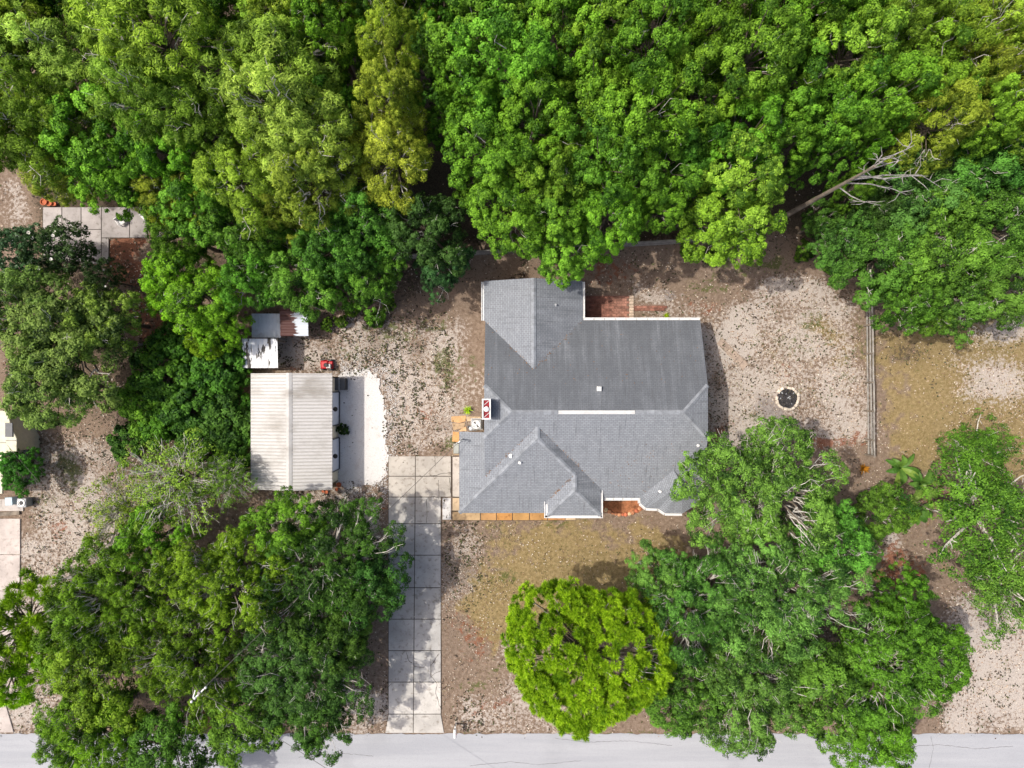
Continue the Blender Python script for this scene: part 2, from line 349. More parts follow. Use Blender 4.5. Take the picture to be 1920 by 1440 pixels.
def ground_material():
    m, nt, b, out = newmat('yard_soil'); w = worldpos(nt)
    a1 = N(nt, 'Attribute', attribute_name='zone_a'); a2 = N(nt, 'Attribute', attribute_name='zone_b')
    s1 = N(nt, 'SeparateColor'); nt.links.new(a1.outputs['Color'], s1.inputs[0]); s2 = N(nt, 'SeparateColor'); nt.links.new(a2.outputs['Color'], s2.inputs[0])
    n_f = noise(nt, 3.6, w, 6, .78); n_m = noise(nt, .9, w, 6, .6); n_x = noise(nt, 12.0, w, 4, .7); n_g = noise(nt, 2.0, worldpos(nt, (1, 1, 1)), 5, .7, .6)
    def fac(mask, nz, k, lo=.42, hi=.62):
        return ramp(nt, math_(nt, 'ADD', mask, math_(nt, 'MULTIPLY', math_(nt, 'SUBTRACT', nz, .5), k)), lo, hi)
    c = mix(nt, ramp(nt, n_f, .3, .7), (.140, .098, .070), (.275, .208, .158))
    c = mix(nt, math_(nt, 'MULTIPLY', fac(s1.outputs[1], n_m, 1.2), .92), c, mix(nt, ramp(nt, n_f, .3, .7), (.165, .120, .048), (.315, .240, .120)))
    c = mix(nt, fac(s1.outputs[0], n_f, 1.9, .36, .64), c, mix(nt, ramp(nt, n_x, .25, .7), (.300, .255, .220), (.495, .440, .392)))
    c = mix(nt, math_(nt, 'MULTIPLY', fac(s2.outputs[0], n_g, 1.5), .85), c, mix(nt, ramp(nt, n_x, .3, .7), (.130, .045, .026), (.300, .125, .070)))
    c = mix(nt, math_(nt, 'MULTIPLY', fac(s1.outputs[2], n_g, 1.7), .8), c, mix(nt, ramp(nt, n_x, .3, .7), (.045, .065, .016), (.115, .130, .035)))
    c = mix(nt, math_(nt, 'MULTIPLY', fac(a2.outputs['Alpha'], n_m, 1.0), .7), c, (.235, .210, .200))
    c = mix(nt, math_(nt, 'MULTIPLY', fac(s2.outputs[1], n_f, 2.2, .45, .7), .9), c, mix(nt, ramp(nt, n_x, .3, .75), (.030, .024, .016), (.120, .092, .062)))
    c = mix(nt, math_(nt, 'MULTIPLY', ramp(nt, n_x, .56, .68), .45), c, (.055, .042, .030))
    nt.links.new(c, b.inputs['Base Color']); b.inputs['Roughness'].default_value = .97; b.inputs['Specular IOR Level'].default_value = .1
    bump(nt, b, math_(nt, 'ADD', n_f, n_x), .6, .06); return m
M['ground'] = ground_material()

def fast_mesh(name, verts, quads, m):
    me = bpy.data.meshes.new(name); nv = len(verts); nq = len(quads); k = quads.shape[1]
    me.vertices.add(nv); me.vertices.foreach_set('co', verts.astype('f').ravel())
    me.loops.add(nq * k); me.loops.foreach_set('vertex_index', quads.astype('i').ravel())
    me.polygons.add(nq); me.polygons.foreach_set('loop_start', np.arange(0, nq * k, k, dtype='i'))
    try: me.polygons.foreach_set('loop_total', np.full(nq, k, dtype='i'))
    except Exception: pass
    me.update(calc_edges=True); me.materials.append(m); return me

def build_ground():
    xs = np.concatenate([[-600, -300, -150, -90, -65], np.arange(-50, 50.01, .3), [65, 90, 150, 300, 600]])
    ys = np.concatenate([[-600, -300, -150, -90, -60], np.arange(-38, 38.01, .3), [60, 90, 150, 300, 600]])
    X, Y = np.meshgrid(xs, ys, indexing='ij'); nx, ny = X.shape
    Z = (vnoise(X + 500, Y + 500, .35, 11) - .5) * .06 + (vnoise(X + 500, Y + 500, 1.3, 12) - .5) * .03 - .035
    v = np.stack([X, Y, Z], -1).reshape(-1, 3)
    i = np.arange(nx - 1)[:, None] * ny + np.arange(ny - 1)[None, :]
    q = np.stack([i, i + ny, i + ny + 1, i + 1], -1).reshape(-1, 4)
    me = fast_mesh('ground', v, q, M['ground'])
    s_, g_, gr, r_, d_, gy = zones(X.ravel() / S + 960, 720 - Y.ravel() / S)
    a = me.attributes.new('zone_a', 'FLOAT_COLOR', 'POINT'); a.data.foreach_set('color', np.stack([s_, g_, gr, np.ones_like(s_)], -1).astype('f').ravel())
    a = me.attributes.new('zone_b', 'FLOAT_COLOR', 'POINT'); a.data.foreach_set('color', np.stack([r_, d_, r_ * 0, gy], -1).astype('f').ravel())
    me.polygons.foreach_set('use_smooth', np.ones(len(q), dtype=bool))
    o = bpy.data.objects.new('ground', me); COL.objects.link(o); tag(o, kind='structure'); return o
build_ground()

# ------------------------------------------------------------------ road, driveway, walks, pads
def ribbon_edge(px0, px1, py, n, amp, seed):
    r = random.Random(seed); return [at(px0 + (px1 - px0) * i / n, py + r.uniform(-amp, amp)) for i in range(n + 1)]
mb = MB(); top = ribbon_edge(-2600, 4500, 1376, 900, 1.6, 5); bot = [at(-2600 + 7100 * i / 900, 1376 + 150) for i in range(901)]
for i in range(900):
    mb.add([(top[i].x, top[i].y, .012), (bot[i].x, bot[i].y, .012), (bot[i + 1].x, bot[i + 1].y, .012), (top[i + 1].x, top[i + 1].y, .012)], [(0, 1, 2, 3)])
road = obj('road', mb, M['asphalt']); tag(road, kind='structure')

def flat_poly(name, pts, z, m, kind='structure'):
    mb = MB(); mb.prism(pts, -.12, z); o = obj(name, mb, m); tag(o, kind=kind); return o
def ragged(pts, z, amp, step, seed):
    r = random.Random(seed); out = []
    for i in range(len(pts)):
        a = Vector(pts[i]); b = Vector(pts[(i + 1) % len(pts)]); n = max(1, int((b - a).length / step))
        for k in range(n):
            p = a.lerp(b, k / n); out.append(at(p[0] + r.uniform(-amp, amp), p[1] + r.uniform(-amp, amp), z))
    return out
def slab(parent, quad, z=.05, m='concrete', color=(1, 1, 1, 1), gap=.028, name='slab'):
    P = [at(*q, z) for q in quad]; c = sum(P, Vector()) / len(P)
    P = [p - Vector((math.copysign(gap, p.x - c.x), math.copysign(gap, p.y - c.y), 0)) for p in P]
    mb = MB(); mb.prism(P, -.1, z, .012); return obj(name, mb, M[m], parent, color=color)
def crack(parent, pts, z=.054, w=.03):
    mb = MB(); r = random.Random(len(pts) + int(pts[0][0])); P = []
    for i in range(len(pts) - 1):
        a = Vector(pts[i]); b = Vector(pts[i + 1]); n = max(1, int((b - a).length / 4))
        for k in range(n): p = a.lerp(b, k / n); P.append(at(p.x + r.uniform(-.7, .7), p.y + r.uniform(-.7, .7), z))
    P.append(at(*pts[-1], z)); L = []
    for i, p in enumerate(P):
        d = P[min(i + 1, len(P) - 1)] - P[max(i - 1, 0)]; n_ = Vector((-d.y, d.x, 0)).normalized() * w * r.uniform(.3, .8); L += [p + n_, p - n_]
    for i in range(len(P) - 1): mb.add([L[2 * i], L[2 * i + 1], L[2 * i + 3], L[2 * i + 2]], [(0, 1, 2, 3)])
    return obj('crack', mb, M['joint'], parent)

for pts in ([(1040, 1384), (1100, 1392), (1180, 1389), (1260, 1398)], [(880, 1436), (960, 1428), (1010, 1434), (1090, 1426)], [(1700, 1400), (1760, 1396), (1830, 1404), (1900, 1399)], [(560, 1420), (640, 1412), (700, 1418)], [(1745, 1380), (1750, 1405), (1742, 1440)]): crack(road, pts, .016, .018)
drv = empty('driveway', at(777, 1150)); tag(drv, kind='structure')
mb = MB(); mb.prism([at(728, 856), at(846, 856), at(846, 932), at(827, 932), at(827, 1340), at(832, 1374), at(723, 1374), at(728, 1340)], -.15, .022)
obj('joint_bed', mb, M['joint'], drv)
rows = [855, 893, 932, 982, 1041, 1102, 1161, 1220, 1279, 1339, 1375]
for i in range(len(rows) - 1):
    y0, y1 = rows[i], rows[i + 1]
    xm0 = 779 - (y0 - 855) * .008; xm1 = 779 - (y1 - 855) * .008
    xr0 = xr1 = 846 if i < 2 else 827
    xl0 = xl1 = 728
    if i == 9: xl1, xr1 = 722, 833
    for q, (a0, a1, b0, b1) in enumerate(((xl0, xl1, xm0, xm1), (xm0, xm1, xr0, xr1))):
        k = rnd.uniform(.86, 1.06) * (1.10 if i >= 8 else 1.0) * (.96 if 3 <= i <= 6 else 1.0); wm = (1.0, .955, .89) if i < 2 else ((.985, .99, 1.0) if 3 <= i <= 7 else (1, .985, .96))  # middle rows darker and bluer: the oak's shade painted into the slab colours
        slab(drv, [(a0, y0), (b0, y0), (b1, y1), (a1, y1)], color=(k * wm[0], k * wm[1], k * wm[2], 1))
for pts in ([(815, 856), (816, 875)], [(800, 936), (800, 980)], [(779, 893), (815, 892), (828, 888), (846, 886)], [(823, 1225), (810, 1245), (808, 1268), (820, 1282), (817, 1300), (822, 1316), (827, 1330)],
            [(808, 1270), (815, 1262), (826, 1258)], [(822, 1288), (829, 1290)], [(762, 1222), (766, 1238), (773, 1243)], [(776, 1249), (795, 1252)], [(764, 1240), (758, 1241)], [(728, 1013), (752, 1012), (754, 1036)],
            [(808, 1225), (807, 1265)], [(843, 895), (845, 925)], [(822, 900), (823, 930)], [(735, 1282), (728, 1288)]):
    crack(drv, pts)

wk = empty('front_walk', at(950, 969)); tag(wk, kind='structure')
mb = MB(); mb.prism([at(848, 856), at(866, 856), at(866, 962), at(1080, 962), at(1080, 976), at(848, 976)], -.15, .02); obj('joint_bed', mb, M['joint'], wk)
OR = [(1.0, .72, .42), (1.02, .60, .27), (1.0, .52, .18), (1.0, .60, .24), (.98, .56, .22), (.95, .50, .20), (.9, .36, .12), (1.05, .80, .52)]
slab(wk, [(848, 856), (872, 856), (872, 932), (848, 932)], color=(.92, .86, .80, 1))
slab(wk, [(848, 933), (872, 933), (872, 958), (848, 958)], color=(1.02, .80, .55, 1))
xs_ = [848, 901, 931, 961, 993, 1027, 1060, 1080]
for i in range(7):
    c = OR[i + (0 if i < 6 else 1)]; slab(wk, [(xs_[i], 959), (xs_[i + 1], 959), (xs_[i + 1], 976), (xs_[i], 976)], color=(*c, 1))
slab(wk, [(829, 933), (846, 933), (846, 975), (829, 975)], z=.03, color=(1.12, 1.13, 1.15, 1))

g = ragged([(636, 703), (648, 697), (688, 690), (708, 705), (718, 745), (725, 800), (727, 856), (727, 892), (712, 903), (690, 912), (640, 914), (628, 905)], 0, 4.0, 4, 9)
flat_poly('gravel_pad', g, .02, M['gravel'])
# neighbour's concrete, upper left
np_ = empty('neighbour_patio', at(170, 430)); tag(np_, kind='structure')
mb = MB(); mb.prism([at(80, 388), at(275, 388), at(275, 446), at(204, 447), at(204, 495), at(80, 495)], -.15, .02); obj('joint_bed', mb, M['joint'], np_)
for (x0, y0, x1, y1) in ((80, 388, 116, 430), (116, 388, 152, 430), (152, 388, 190, 430), (190, 388, 243, 446), (243, 388, 276, 446), (80, 430, 116, 480), (116, 430, 152, 490), (152, 430, 190, 495), (190, 446, 204, 495)):
    k = rnd.uniform(.78, .95); slab(np_, [(x0, y0), (x1, y0), (x1, y1), (x0, y1)], m='oldconcrete', color=(k, k, k * 1.03, 1))
# neighbour's drive, left edge
nd = empty('neighbour_drive', at(10, 1050)); tag(nd, kind='structure')
for (q) in ([(-160, 972), (38, 972), (38, 1040), (-160, 1040)], [(-160, 1040), (38, 1040), (37, 1108), (-160, 1108)], [(-160, 1108), (36, 1108), (30, 1180), (-160, 1180)], [(-160, 1180), (30, 1180), (10, 1290), (-160, 1290)],
            [(-160, 1290), (2, 1290), (26, 1374), (-160, 1374)]):
    k = rnd.uniform(1.05, 1.2); slab(nd, q, m='oldconcrete', color=(k, k * .96, k * .95, 1))

# brick patio and path behind the house: every brick is a piece
def brick_field(name, x0, y0, x1, y1, seed, bl=.42, bw=.21, z=.06):
    root = empty(name, at((x0 + x1) / 2, (y0 + y1) / 2)); tag(root, kind='structure')
    A = at(x0, y1); B = at(x1, y0); r = random.Random(seed)
    mb = MB(); mb.box(((A.x + B.x) / 2, (A.y + B.y) / 2, -.05), (B.x - A.x, B.y - A.y, .16)); obj('mortar_bed', mb, plain(name + '_mortar', (.20, .13, .10), .95, .3), root)
    mbk = MB(); mbk.box((0, 0, 0), (bl - .02, bw - .018, .07), ch=.008); proto = None; j = 0; y = A.y
    while y + bw <= B.y + .05:
        x = A.x - (bl / 2 if j % 2 else 0)
        while x < B.x - .05:
            cx = x + bl / 2
            if A.x - .05 < cx < B.x + .05:
                if proto is None: o = obj('brick', mbk, M['brick'], root, world_=False); proto = o
                else: o = proto.copy(); COL.objects.link(o); o.parent = root
                o.location = Vector((cx, y + bw / 2, z - .012 + r.uniform(-.006, .006))) - root.location
                k = r.uniform(.75, 1.25); kk = vnoise(np.array([cx * 1.0 + 90]), np.array([y * 1.0 + 90]), .9, 21)[0]
                o.color = (k * (.80 + .45 * kk), k * (1.0 + 1.0 * kk), k * (1.0 + 1.1 * kk), 1)
            x += bl
        y += bw; j += 1
    return root
brick_field('brick_patio', 1094, 553, 1178, 598, 3)
brick_field('brick_path', 1189, 571, 1246, 583, 4)
pe = empty('stone_edging', at(1184, 576)); tag(pe, kind='structure')
for i in range(8):
    a = at(1179, 554 + i * 5.6); b = at(1188.5, 559 + i * 5.6); mb = MB(); mb.box(((a.x + b.x) / 2, (a.y + b.y) / 2, .02), (.38, .22, .13), rnd.uniform(-.05, .05), .02)
    k = rnd.uniform(.8, 1.15); obj('edging_stone', mb, M['stone'], pe, color=(k, k * .88, k * .82, 1))
# half-buried diagonal path
dp = empty('sunken_path', at(1375, 665)); tag(dp, kind='structure')
for i in range(6):
    t = i / 6; cx = 1350 + 50 * t; cy = 640 + 50 * t; q = [(cx - 6, cy + 4), (cx + 4, cy - 7), (cx + 12, cy + 1), (cx + 2, cy + 12)]
    mb = MB(); mb.prism([at(*p) for p in q], -.1, .018 + .004 * (i % 2), .01); k = .9 + .2 * rnd.random(); obj('paver', mb, M['sandstone'], dp, color=(k * .68, k * .80, k * 1.1, 1))
# flagstones west of the house
fs_ = empty('flagstone_walk', at(858, 800)); tag(fs_, kind='structure')
for pts, c in (([(846, 781), (874, 779), (873, 790), (862, 793), (847, 791)], (1.05, .95, .8)), ([(848, 793), (862, 794), (873, 792), (870, 802), (850, 807)], (.8, .85, .9)), ([(866, 803), (874, 799), (875, 808), (860, 809)], (1.1, 1.05, 1.0)),
               ([(849, 809), (861, 810), (862, 829), (848, 828)], (1.0, .82, .6)), ([(874, 781), (902, 781), (902, 788), (876, 790)], (.9, 1.0, 1.1)), ([(849, 831), (866, 831), (866, 853), (849, 853)], (.7, .78, .85))):
    mb = MB(); mb.prism([at(*p) for p in pts], -.1, .045, .015); obj('flagstone', mb, M['sandstone'], fs_, color=(*c, 1))
# planting bed by the front door
bed = ragged([(1126, 940), (1205, 938), (1212, 950), (1196, 962), (1160, 966), (1127, 958)], 0, 1.5, 5, 12)
flat_poly('planting_bed', bed, .02, plain('rust_mulch', (.30, .12, .055), .95, .6, 3.0))

# ------------------------------------------------------------------ the house
PT = .417
house = empty('house', V(5.0, -2.0, 0), 'single storey house with a grey shingle roof of several gables beside the long concrete driveway', 'house')
roof_e = empty('roof', V(0, 0, 0)); roof_e.parent = house; roof_e.location = (0, 0, 0)
def plane(pts, stain_and_shade, name='roof_slope', parent=None, th=.10):
    P = [Vector(p) for p in pts]
    n = Vector()
    for i in range(len(P)): n += P[i].cross(P[(i + 1) % len(P)])
    if n.z < 0: P = P[::-1]; n = -n
    n.normalize(); u = Vector((0, 0, 1)).cross(n).normalized(); v = n.cross(u)
    mb = MB(); k = len(P); lo = [p - Vector((0, 0, th)) for p in P]
    fs = [tuple(range(k)), tuple(reversed(range(k, 2 * k)))] + [(i, i + k, (i + 1) % k + k, (i + 1) % k) for i in range(k)]
    mb.add(P + lo, fs)
    uv = []
    for f in fs:
        for i in f: p = (P + lo)[i]; uv.append((p.dot(u), p.dot(v)))
    mb.uv = uv
    return obj(name, mb, M['shingle'], parent or roof_e, color=(stain_and_shade, 0, 0, 1))
zn = lambda y: 2.70 + PT * (5.03 - y); RZ = zn(-2.10); zs = lambda y: RZ - PT * (-2.10 - y)
zw = lambda x: 2.70 + PT * (x + 4.15); GZ = zw(1.92); ze = lambda x: GZ - PT * (x - 1.92); zg = lambda y: 2.70 + PT * (y + 10.15)
Z2 = ze(4.84); zw2 = lambda x: Z2 - PT * (4.84 - x); zs2 = lambda y: Z2 - PT * (-8.2 - y); WZ = 2.70 + PT * 3.88
pn = [(5.54, 5.03), (14.81, 5.03), (14.81, -.08), (12.79, -2.10), (-.08, -2.10), (-2.10, -.08), (-2.10, 5.03), (1.66, 1.15)]
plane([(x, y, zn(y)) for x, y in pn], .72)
psl = [(-.08, -2.10), (12.79, -2.10), (14.81, -4.12), (14.81, -8.95), (6.6, -8.95), (6.6, -7.84), (1.92, -3.16), (-2.10, -7.18), (-2.10, -4.12)]
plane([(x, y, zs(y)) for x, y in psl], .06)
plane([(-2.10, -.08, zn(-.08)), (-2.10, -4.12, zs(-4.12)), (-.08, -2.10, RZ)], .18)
plane([(14.81, -.08, zn(-.08)), (14.81, -4.12, zs(-4.12)), (12.79, -2.10, RZ)], .30)  # east hip end, some shade painted into its tone
pw = [(-4.15, -3.75), (-4.15, -10.15), (1.92, -4.08), (1.92, -3.16), (-2.10, -7.18), (-2.05, -6.9), (-1.7, -6.3), (-1.7, -3.75)]
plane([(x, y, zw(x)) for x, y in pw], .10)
pg = [(-4.15, -10.15), (3.1, -10.15), (3.1, -8.74), (4.84, -7.0), (1.92, -4.08)]
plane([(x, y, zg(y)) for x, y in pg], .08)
pe_ = [(1.92, -3.16), (1.92, -4.08), (4.84, -7.0), (4.84, -8.2), (6.91, -10.27), (6.91, -8.14)]
plane([(x, y, ze(x)) for x, y in pe_], .58)  # east side darkened in the colour to stand in for its shade
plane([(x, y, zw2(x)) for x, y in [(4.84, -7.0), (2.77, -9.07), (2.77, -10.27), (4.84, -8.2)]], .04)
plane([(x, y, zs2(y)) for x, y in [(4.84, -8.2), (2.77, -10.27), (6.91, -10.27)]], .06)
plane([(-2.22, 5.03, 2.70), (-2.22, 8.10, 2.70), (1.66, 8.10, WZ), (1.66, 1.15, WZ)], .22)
plane([(5.54, 5.03, 2.70), (5.54, 8.10, 2.70), (1.66, 8.10, WZ), (1.66, 1.15, WZ)], .46)  # slope away from the sun, painted darker to set the facets apart
# angled entry bay
AP = V(13.05, -7.72, 3.86); R0 = V(12.47, -6.62, zs(-6.62) + .01)
bc = [V(10.08, -8.92, zs(-8.92) + .02), V(10.1, -9.4, 2.70), V(10.55, -9.78, 2.70), V(11.5, -9.82, 2.70), V(12.05, -10.18, 2.70), V(13.4, -10.2, 2.70), V(14.5, -9.5, 2.70), V(14.80, -8.9, 2.84)]
def tri(a, b, c, st): plane([a, b, c], st, th=.06)
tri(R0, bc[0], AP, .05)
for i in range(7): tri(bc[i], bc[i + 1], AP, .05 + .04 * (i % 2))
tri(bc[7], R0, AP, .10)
# ridge and hip caps: single overlapping cap shingles
capm = MB(); capm.add([(-.17, -.15, -.035), (0, -.15, .03), (.17, -.15, -.035), (-.17, .15, -.03), (0, .15, .045), (.17, .15, -.03)], [(0, 1, 4, 3), (1, 2, 5, 4)])
capm2 = None
def caps(a, b):
    global capm2
    a = Vector(a); b = Vector(b); d = (b - a); L = d.length; d.normalize(); n = int(L / .26)
    q = d.to_track_quat('Y', 'Z')
    for i in range(n):
        if capm2 is None: o = obj('ridge_cap', capm, M['cap'], roof_e, world_=False); capm2 = o
        else: o = capm2.copy(); COL.objects.link(o); o.parent = roof_e
        o.location = a + d * ((i + .5) * L / n) + Vector((0, 0, .012)) - Vector(house.location); o.rotation_mode = 'QUATERNION'; o.rotation_quaternion = q
        k = rnd.uniform(.85, 1.12); o.color = (k, k, k, 1)
caps((1.66, 1.25, WZ), (1.66, 8.08, WZ)); caps((-2.08, -.10, zn(-.08)), (-.08, -2.10, RZ)); caps((-2.08, -4.10, zs(-4.12)), (-.08, -2.10, RZ))
caps((14.79, -.10, zn(-.08)), (12.79, -2.10, RZ)); caps((14.79, -4.10, zs(-4.12)), (12.79, -2.10, RZ))
caps((-.08, -2.10, RZ), (3.4, -2.10, RZ)); caps((9.2, -2.10, RZ), (12.79, -2.10, RZ))
caps((-4.13, -10.13, 2.70), (1.92, -4.08, GZ)); caps((1.92, -4.08, GZ), (4.84, -7.0, Z2)); caps((1.92, -3.2, GZ), (1.92, -4.08, GZ))
caps((4.84, -7.0, Z2), (4.84, -8.2, Z2)); caps((4.84, -8.2, Z2), (2.79, -10.25, 3.15)); caps((4.84, -8.2, Z2), (6.89, -10.25, 3.15))
# ridge vent, roof box vent, pipes
mb = MB(); z = RZ + .03
mb.add([(3.45, -2.24, z - .06), (9.15, -2.24, z - .06), (9.15, -2.10, z + .05), (3.45, -2.10, z + .05), (3.45, -1.97, z - .06), (9.15, -1.97, z - .06)], [(0, 1, 2, 3), (3, 2, 5, 4), (0, 3, 4), (1, 5, 2)])
obj('ridge_vent', mb, M['white'], roof_e)
mb = MB(); mb.box((6.57, -.36, zn(-.36) + .12), (.36, .36, .26), 0, .05); obj('box_vent', mb, M['white'], roof_e)
def vent(px, py, zf, r=.06, h=.3, m='white'):
    p = at(px, py, 4.0)
    for _ in range(4): p = at(px, py, zf(p.x, p.y))
    z0 = zf(p.x, p.y); mb = MB(); mb.lathe((p.x, p.y, z0 - .05), [(r * 2.2, 0), (r * 2.0, .07), (r, .09), (r, h), (r * .7, h)], 10); obj('vent_pipe', mb, M[m], roof_e)
vent(958, 855, lambda x, y: zw(x), .08, .28); vent(975, 867, lambda x, y: zg(y), .07, .34); vent(1309, 835, lambda x, y: zs(y)); vent(1042, 572, lambda x, y: WZ - PT * (x - 1.66), .055, .3, 'grey'); vent(1238, 921, lambda x, y: 3.3, .07, .25)
# leaves caught in the valleys and on the slopes
fr = random.Random(77); mb = MB()
VAL = [((-2.1, 5.0), (1.66, 1.15), lambda x, y: zn(y)), ((5.54, 5.03), (1.66, 1.15), lambda x, y: zn(y)), ((1.92, -3.16), (6.6, -7.84), lambda x, y: zs(y)), ((1.92, -3.16), (-2.1, -7.18), lambda x, y: zs(y)), ((4.84, -7.0), (3.0, -8.84), lambda x, y: zg(y)), ((12.6, -6.8), (14.6, -8.8), lambda x, y: zs(y))]
for (a, b, zf) in VAL:
    for k in range(46):
        t = fr.random() ** .7; x = a[0] + (b[0] - a[0]) * t + fr.gauss(0, .14); y = a[1] + (b[1] - a[1]) * t + abs(fr.gauss(0, .14)) * (1 if a[1] > 0 else -1) * .2; z = max(zf(x, y), zf(x, y)) + .05; an = fr.uniform(0, 6.28); l = fr.uniform(.03, .08)
        mb.add([(x + l * math.cos(an), y + l * math.sin(an), z), (x - l * .5 * math.sin(an), y + l * .5 * math.cos(an), z + .01), (x - l * math.cos(an), y - l * math.sin(an), z), (x + l * .5 * math.sin(an), y - l * .5 * math.cos(an), z + .01)], [(0, 1, 2, 3)])
for k in range(160):
    x = fr.uniform(-1.9, 14.5); y = fr.uniform(-.1, 4.6) if k % 2 else fr.uniform(-8.5, -4.3); x = x if k % 2 else fr.uniform(7.5, 14.5); z = (zn(y) if y > -2.1 else zs(y)) + .02; an = fr.uniform(0, 6.28); l = fr.uniform(.03, .07)
    mb.add([(x + l * math.cos(an), y + l * math.sin(an), z), (x - l * .5 * math.sin(an), y + l * .5 * math.cos(an), z + .01), (x - l * math.cos(an), y - l * math.sin(an), z), (x + l * .5 * math.sin(an), y - l * .5 * math.cos(an), z + .01)], [(0, 1, 2, 3)])
tag(obj('fallen_leaves', mb, plain('roof_leaves', (.20, .12, .07), .9, .5), roof_e), kind='stuff')
# gutters: open channels with hanger straps
def gutter(a, b, outv, w=.15, drop=.10, hang=0):
    a = Vector(a) - Vector((0, 0, .05)); b = Vector(b) - Vector((0, 0, .05)); o_ = Vector(outv); zv = Vector((0, 0, 1))
    prof = [(0.005, 0), (0.005, -drop), (w, -drop), (w, .01), (w + .05, .01), (w + .05, -drop - .02), (-.012, -drop - .02), (-.012, 0)]
    mb = MB(); vs_ = [p + o_ * x + zv * y for p in (a, b) for x, y in prof]; n = len(prof)
    fs = [(i, (i + 1) % n, n + (i + 1) % n, n + i) for i in range(n)]; fs += [tuple(range(n)), tuple(reversed(range(n, 2 * n)))]
    mb.add(vs_, fs); gt = obj('gutter', mb, M['white'], roof_e)
    if hang:
        k = int((b - a).length / hang)
        for i in range(1, k): p = a.lerp(b, i / k); m2 = MB(); m2.bar(p - o_ * .06 + zv * .04, p + o_ * (w + .03) + zv * .02, .05, .015); obj('gutter_strap', m2, M['white'], roof_e)
gutter((-2.22, 5.0, 2.70), (-2.22, 8.05, 2.70), (-1, 0, 0)); gutter((5.54, 5.2, 2.70), (5.54, 8.05, 2.70), (1, 0, 0)); gutter((5.54, 5.03, 2.70), (14.8, 5.03, 2.70), (0, 1, 0), hang=.8)
gutter((2.77, -9.15, 3.15), (2.77, -10.47, 3.15), (-1, 0, 0), .2); gutter((2.6, -10.27, 3.15), (7.1, -10.27, 3.15), (0, -1, 0)); gutter((6.91, -8.3, 3.15), (6.91, -10.45, 3.15), (1, 0, 0), .13)
gutter((7.2, -8.95, zs(-8.95)), (10.05, -8.95, zs(-8.95)), (0, -1, 0), hang=.7)
for i in range(1, 5):
    a, b = bc[i], bc[i + 1]; d = (b - a).normalized(); gutter(a, b, (d.y, -d.x, 0), .13)
gutter(bc[0] - V(0, 0, .1), bc[1], (-1, 0, 0), .13)
# walls, gable walls, doors, windows
def wallseg(poly3, t=.12, m='stucco', name='wall'):
    P = [Vector(p) for p in poly3]; d = (P[1] - P[0]); nrm = Vector((d.y, -d.x, 0)).normalized(); mb = MB(); k = len(P)
    mb.add(P + [p - nrm * t for p in P], [tuple(range(k)), tuple(reversed(range(k, 2 * k)))] + [(i, i + k, (i + 1) % k + k, (i + 1) % k) for i in range(k)])
    return obj(name, mb, M[m], house)
def W(x0, y0, x1, y1, h0, h1=None, mid=None):
    pts = [(x0, y0, -.1), (x1, y1, -.1), (x1, y1, h1 or h0)] + ([mid] if mid else []) + [(x0, y0, h0)]; return wallseg(pts)
W(-1.8, 7.7, -1.8, 5.0, 2.72); W(5.1, 7.7, -1.8, 7.7, 2.70, 2.70, (1.66, 7.7, WZ - .15)); W(5.1, 4.6, 5.1, 7.7, 2.72); W(14.4, 4.6, 5.1, 4.6, 2.72)
wallseg([(14.4, -8.5, -.1), (14.4, 4.6, -.1), (14.4, 4.6, 2.74), (14.4, -.08, 4.66), (14.4, -4.12, 4.66), (14.4, -8.5, 2.84)])
W(6.5, -8.5, 14.4, -8.5, 2.84); W(6.5, -9.85, 6.5, -8.5, 3.1); W(3.1, -9.85, 6.5, -9.85, 3.05); W(-3.75, -9.75, 3.1, -9.75, 2.72); W(-3.75, -4.1, -3.75, -9.75, 2.72); W(-1.7, -4.1, -3.75, -4.1, 2.72, 2.72, None)
wallseg([(-1.75, 5.0, -.1), (-1.75, -4.1, -.1), (-1.75, -4.12, 4.66), (-1.75, -.08, 4.66), (-1.75, 5.0, 2.60)])
def opening(p0, p1, z0, z1, nrm, name='window', pane='glass'):
    p0 = Vector((*p0, 0)); p1 = Vector((*p1, 0)); n_ = Vector((*nrm, 0)); mb = MB()
    c = (p0 + p1) / 2; L = (p1 - p0).length; rz = math.atan2((p1 - p0).y, (p1 - p0).x)
    mb.box((c.x + n_.x * .04, c.y + n_.y * .04, (z0 + z1) / 2), (L, .10, z1 - z0), rz); w_ = obj(name, mb, M['white'], house)
    m2 = MB(); m2.box((c.x + n_.x * .08, c.y + n_.y * .08, (z0 + z1) / 2), (L - .16, .06, z1 - z0 - .16), rz); obj('panel' if name != 'window' else 'pane', m2, M[pane], w_)
opening((-3.75, -5.3), (-3.75, -8.9), 0, 2.2, (-1, 0), 'garage_door', 'door'); opening((-2.6, -9.75), (-1.0, -9.75), .9, 2.1, (0, -1)); opening((.6, -9.75), (2.2, -9.75), .9, 2.1, (0, -1)); opening((4.0, -9.85), (5.8, -9.85), .8, 2.2, (0, -1))
opening((7.2, -8.5), (8.6, -8.5), .8, 2.2, (0, -1)); opening((9.0, -8.5), (9.9, -8.5), 0, 2.1, (0, -1), 'front_door', 'chimred'); opening((14.4, -1.5), (14.4, -3.0), .9, 2.1, (1, 0)); opening((14.4, 1.2), (14.4, 2.6), .9, 2.1, (1, 0))
opening((6.2, 4.6), (8.4, 4.6), 0, 2.1, (0, 1), 'patio_door', 'glass'); opening((10.2, 4.6), (11.6, 4.6), .9, 2.1, (0, 1)); opening((1.0, 7.7), (2.4, 7.7), .9, 2.1, (0, 1)); opening((-1.8, 6.9), (-1.8, 5.8), .9, 2.1, (-1, 0)); opening((-1.75, 2.6), (-1.75, 1.2), .9, 2.1, (-1, 0))
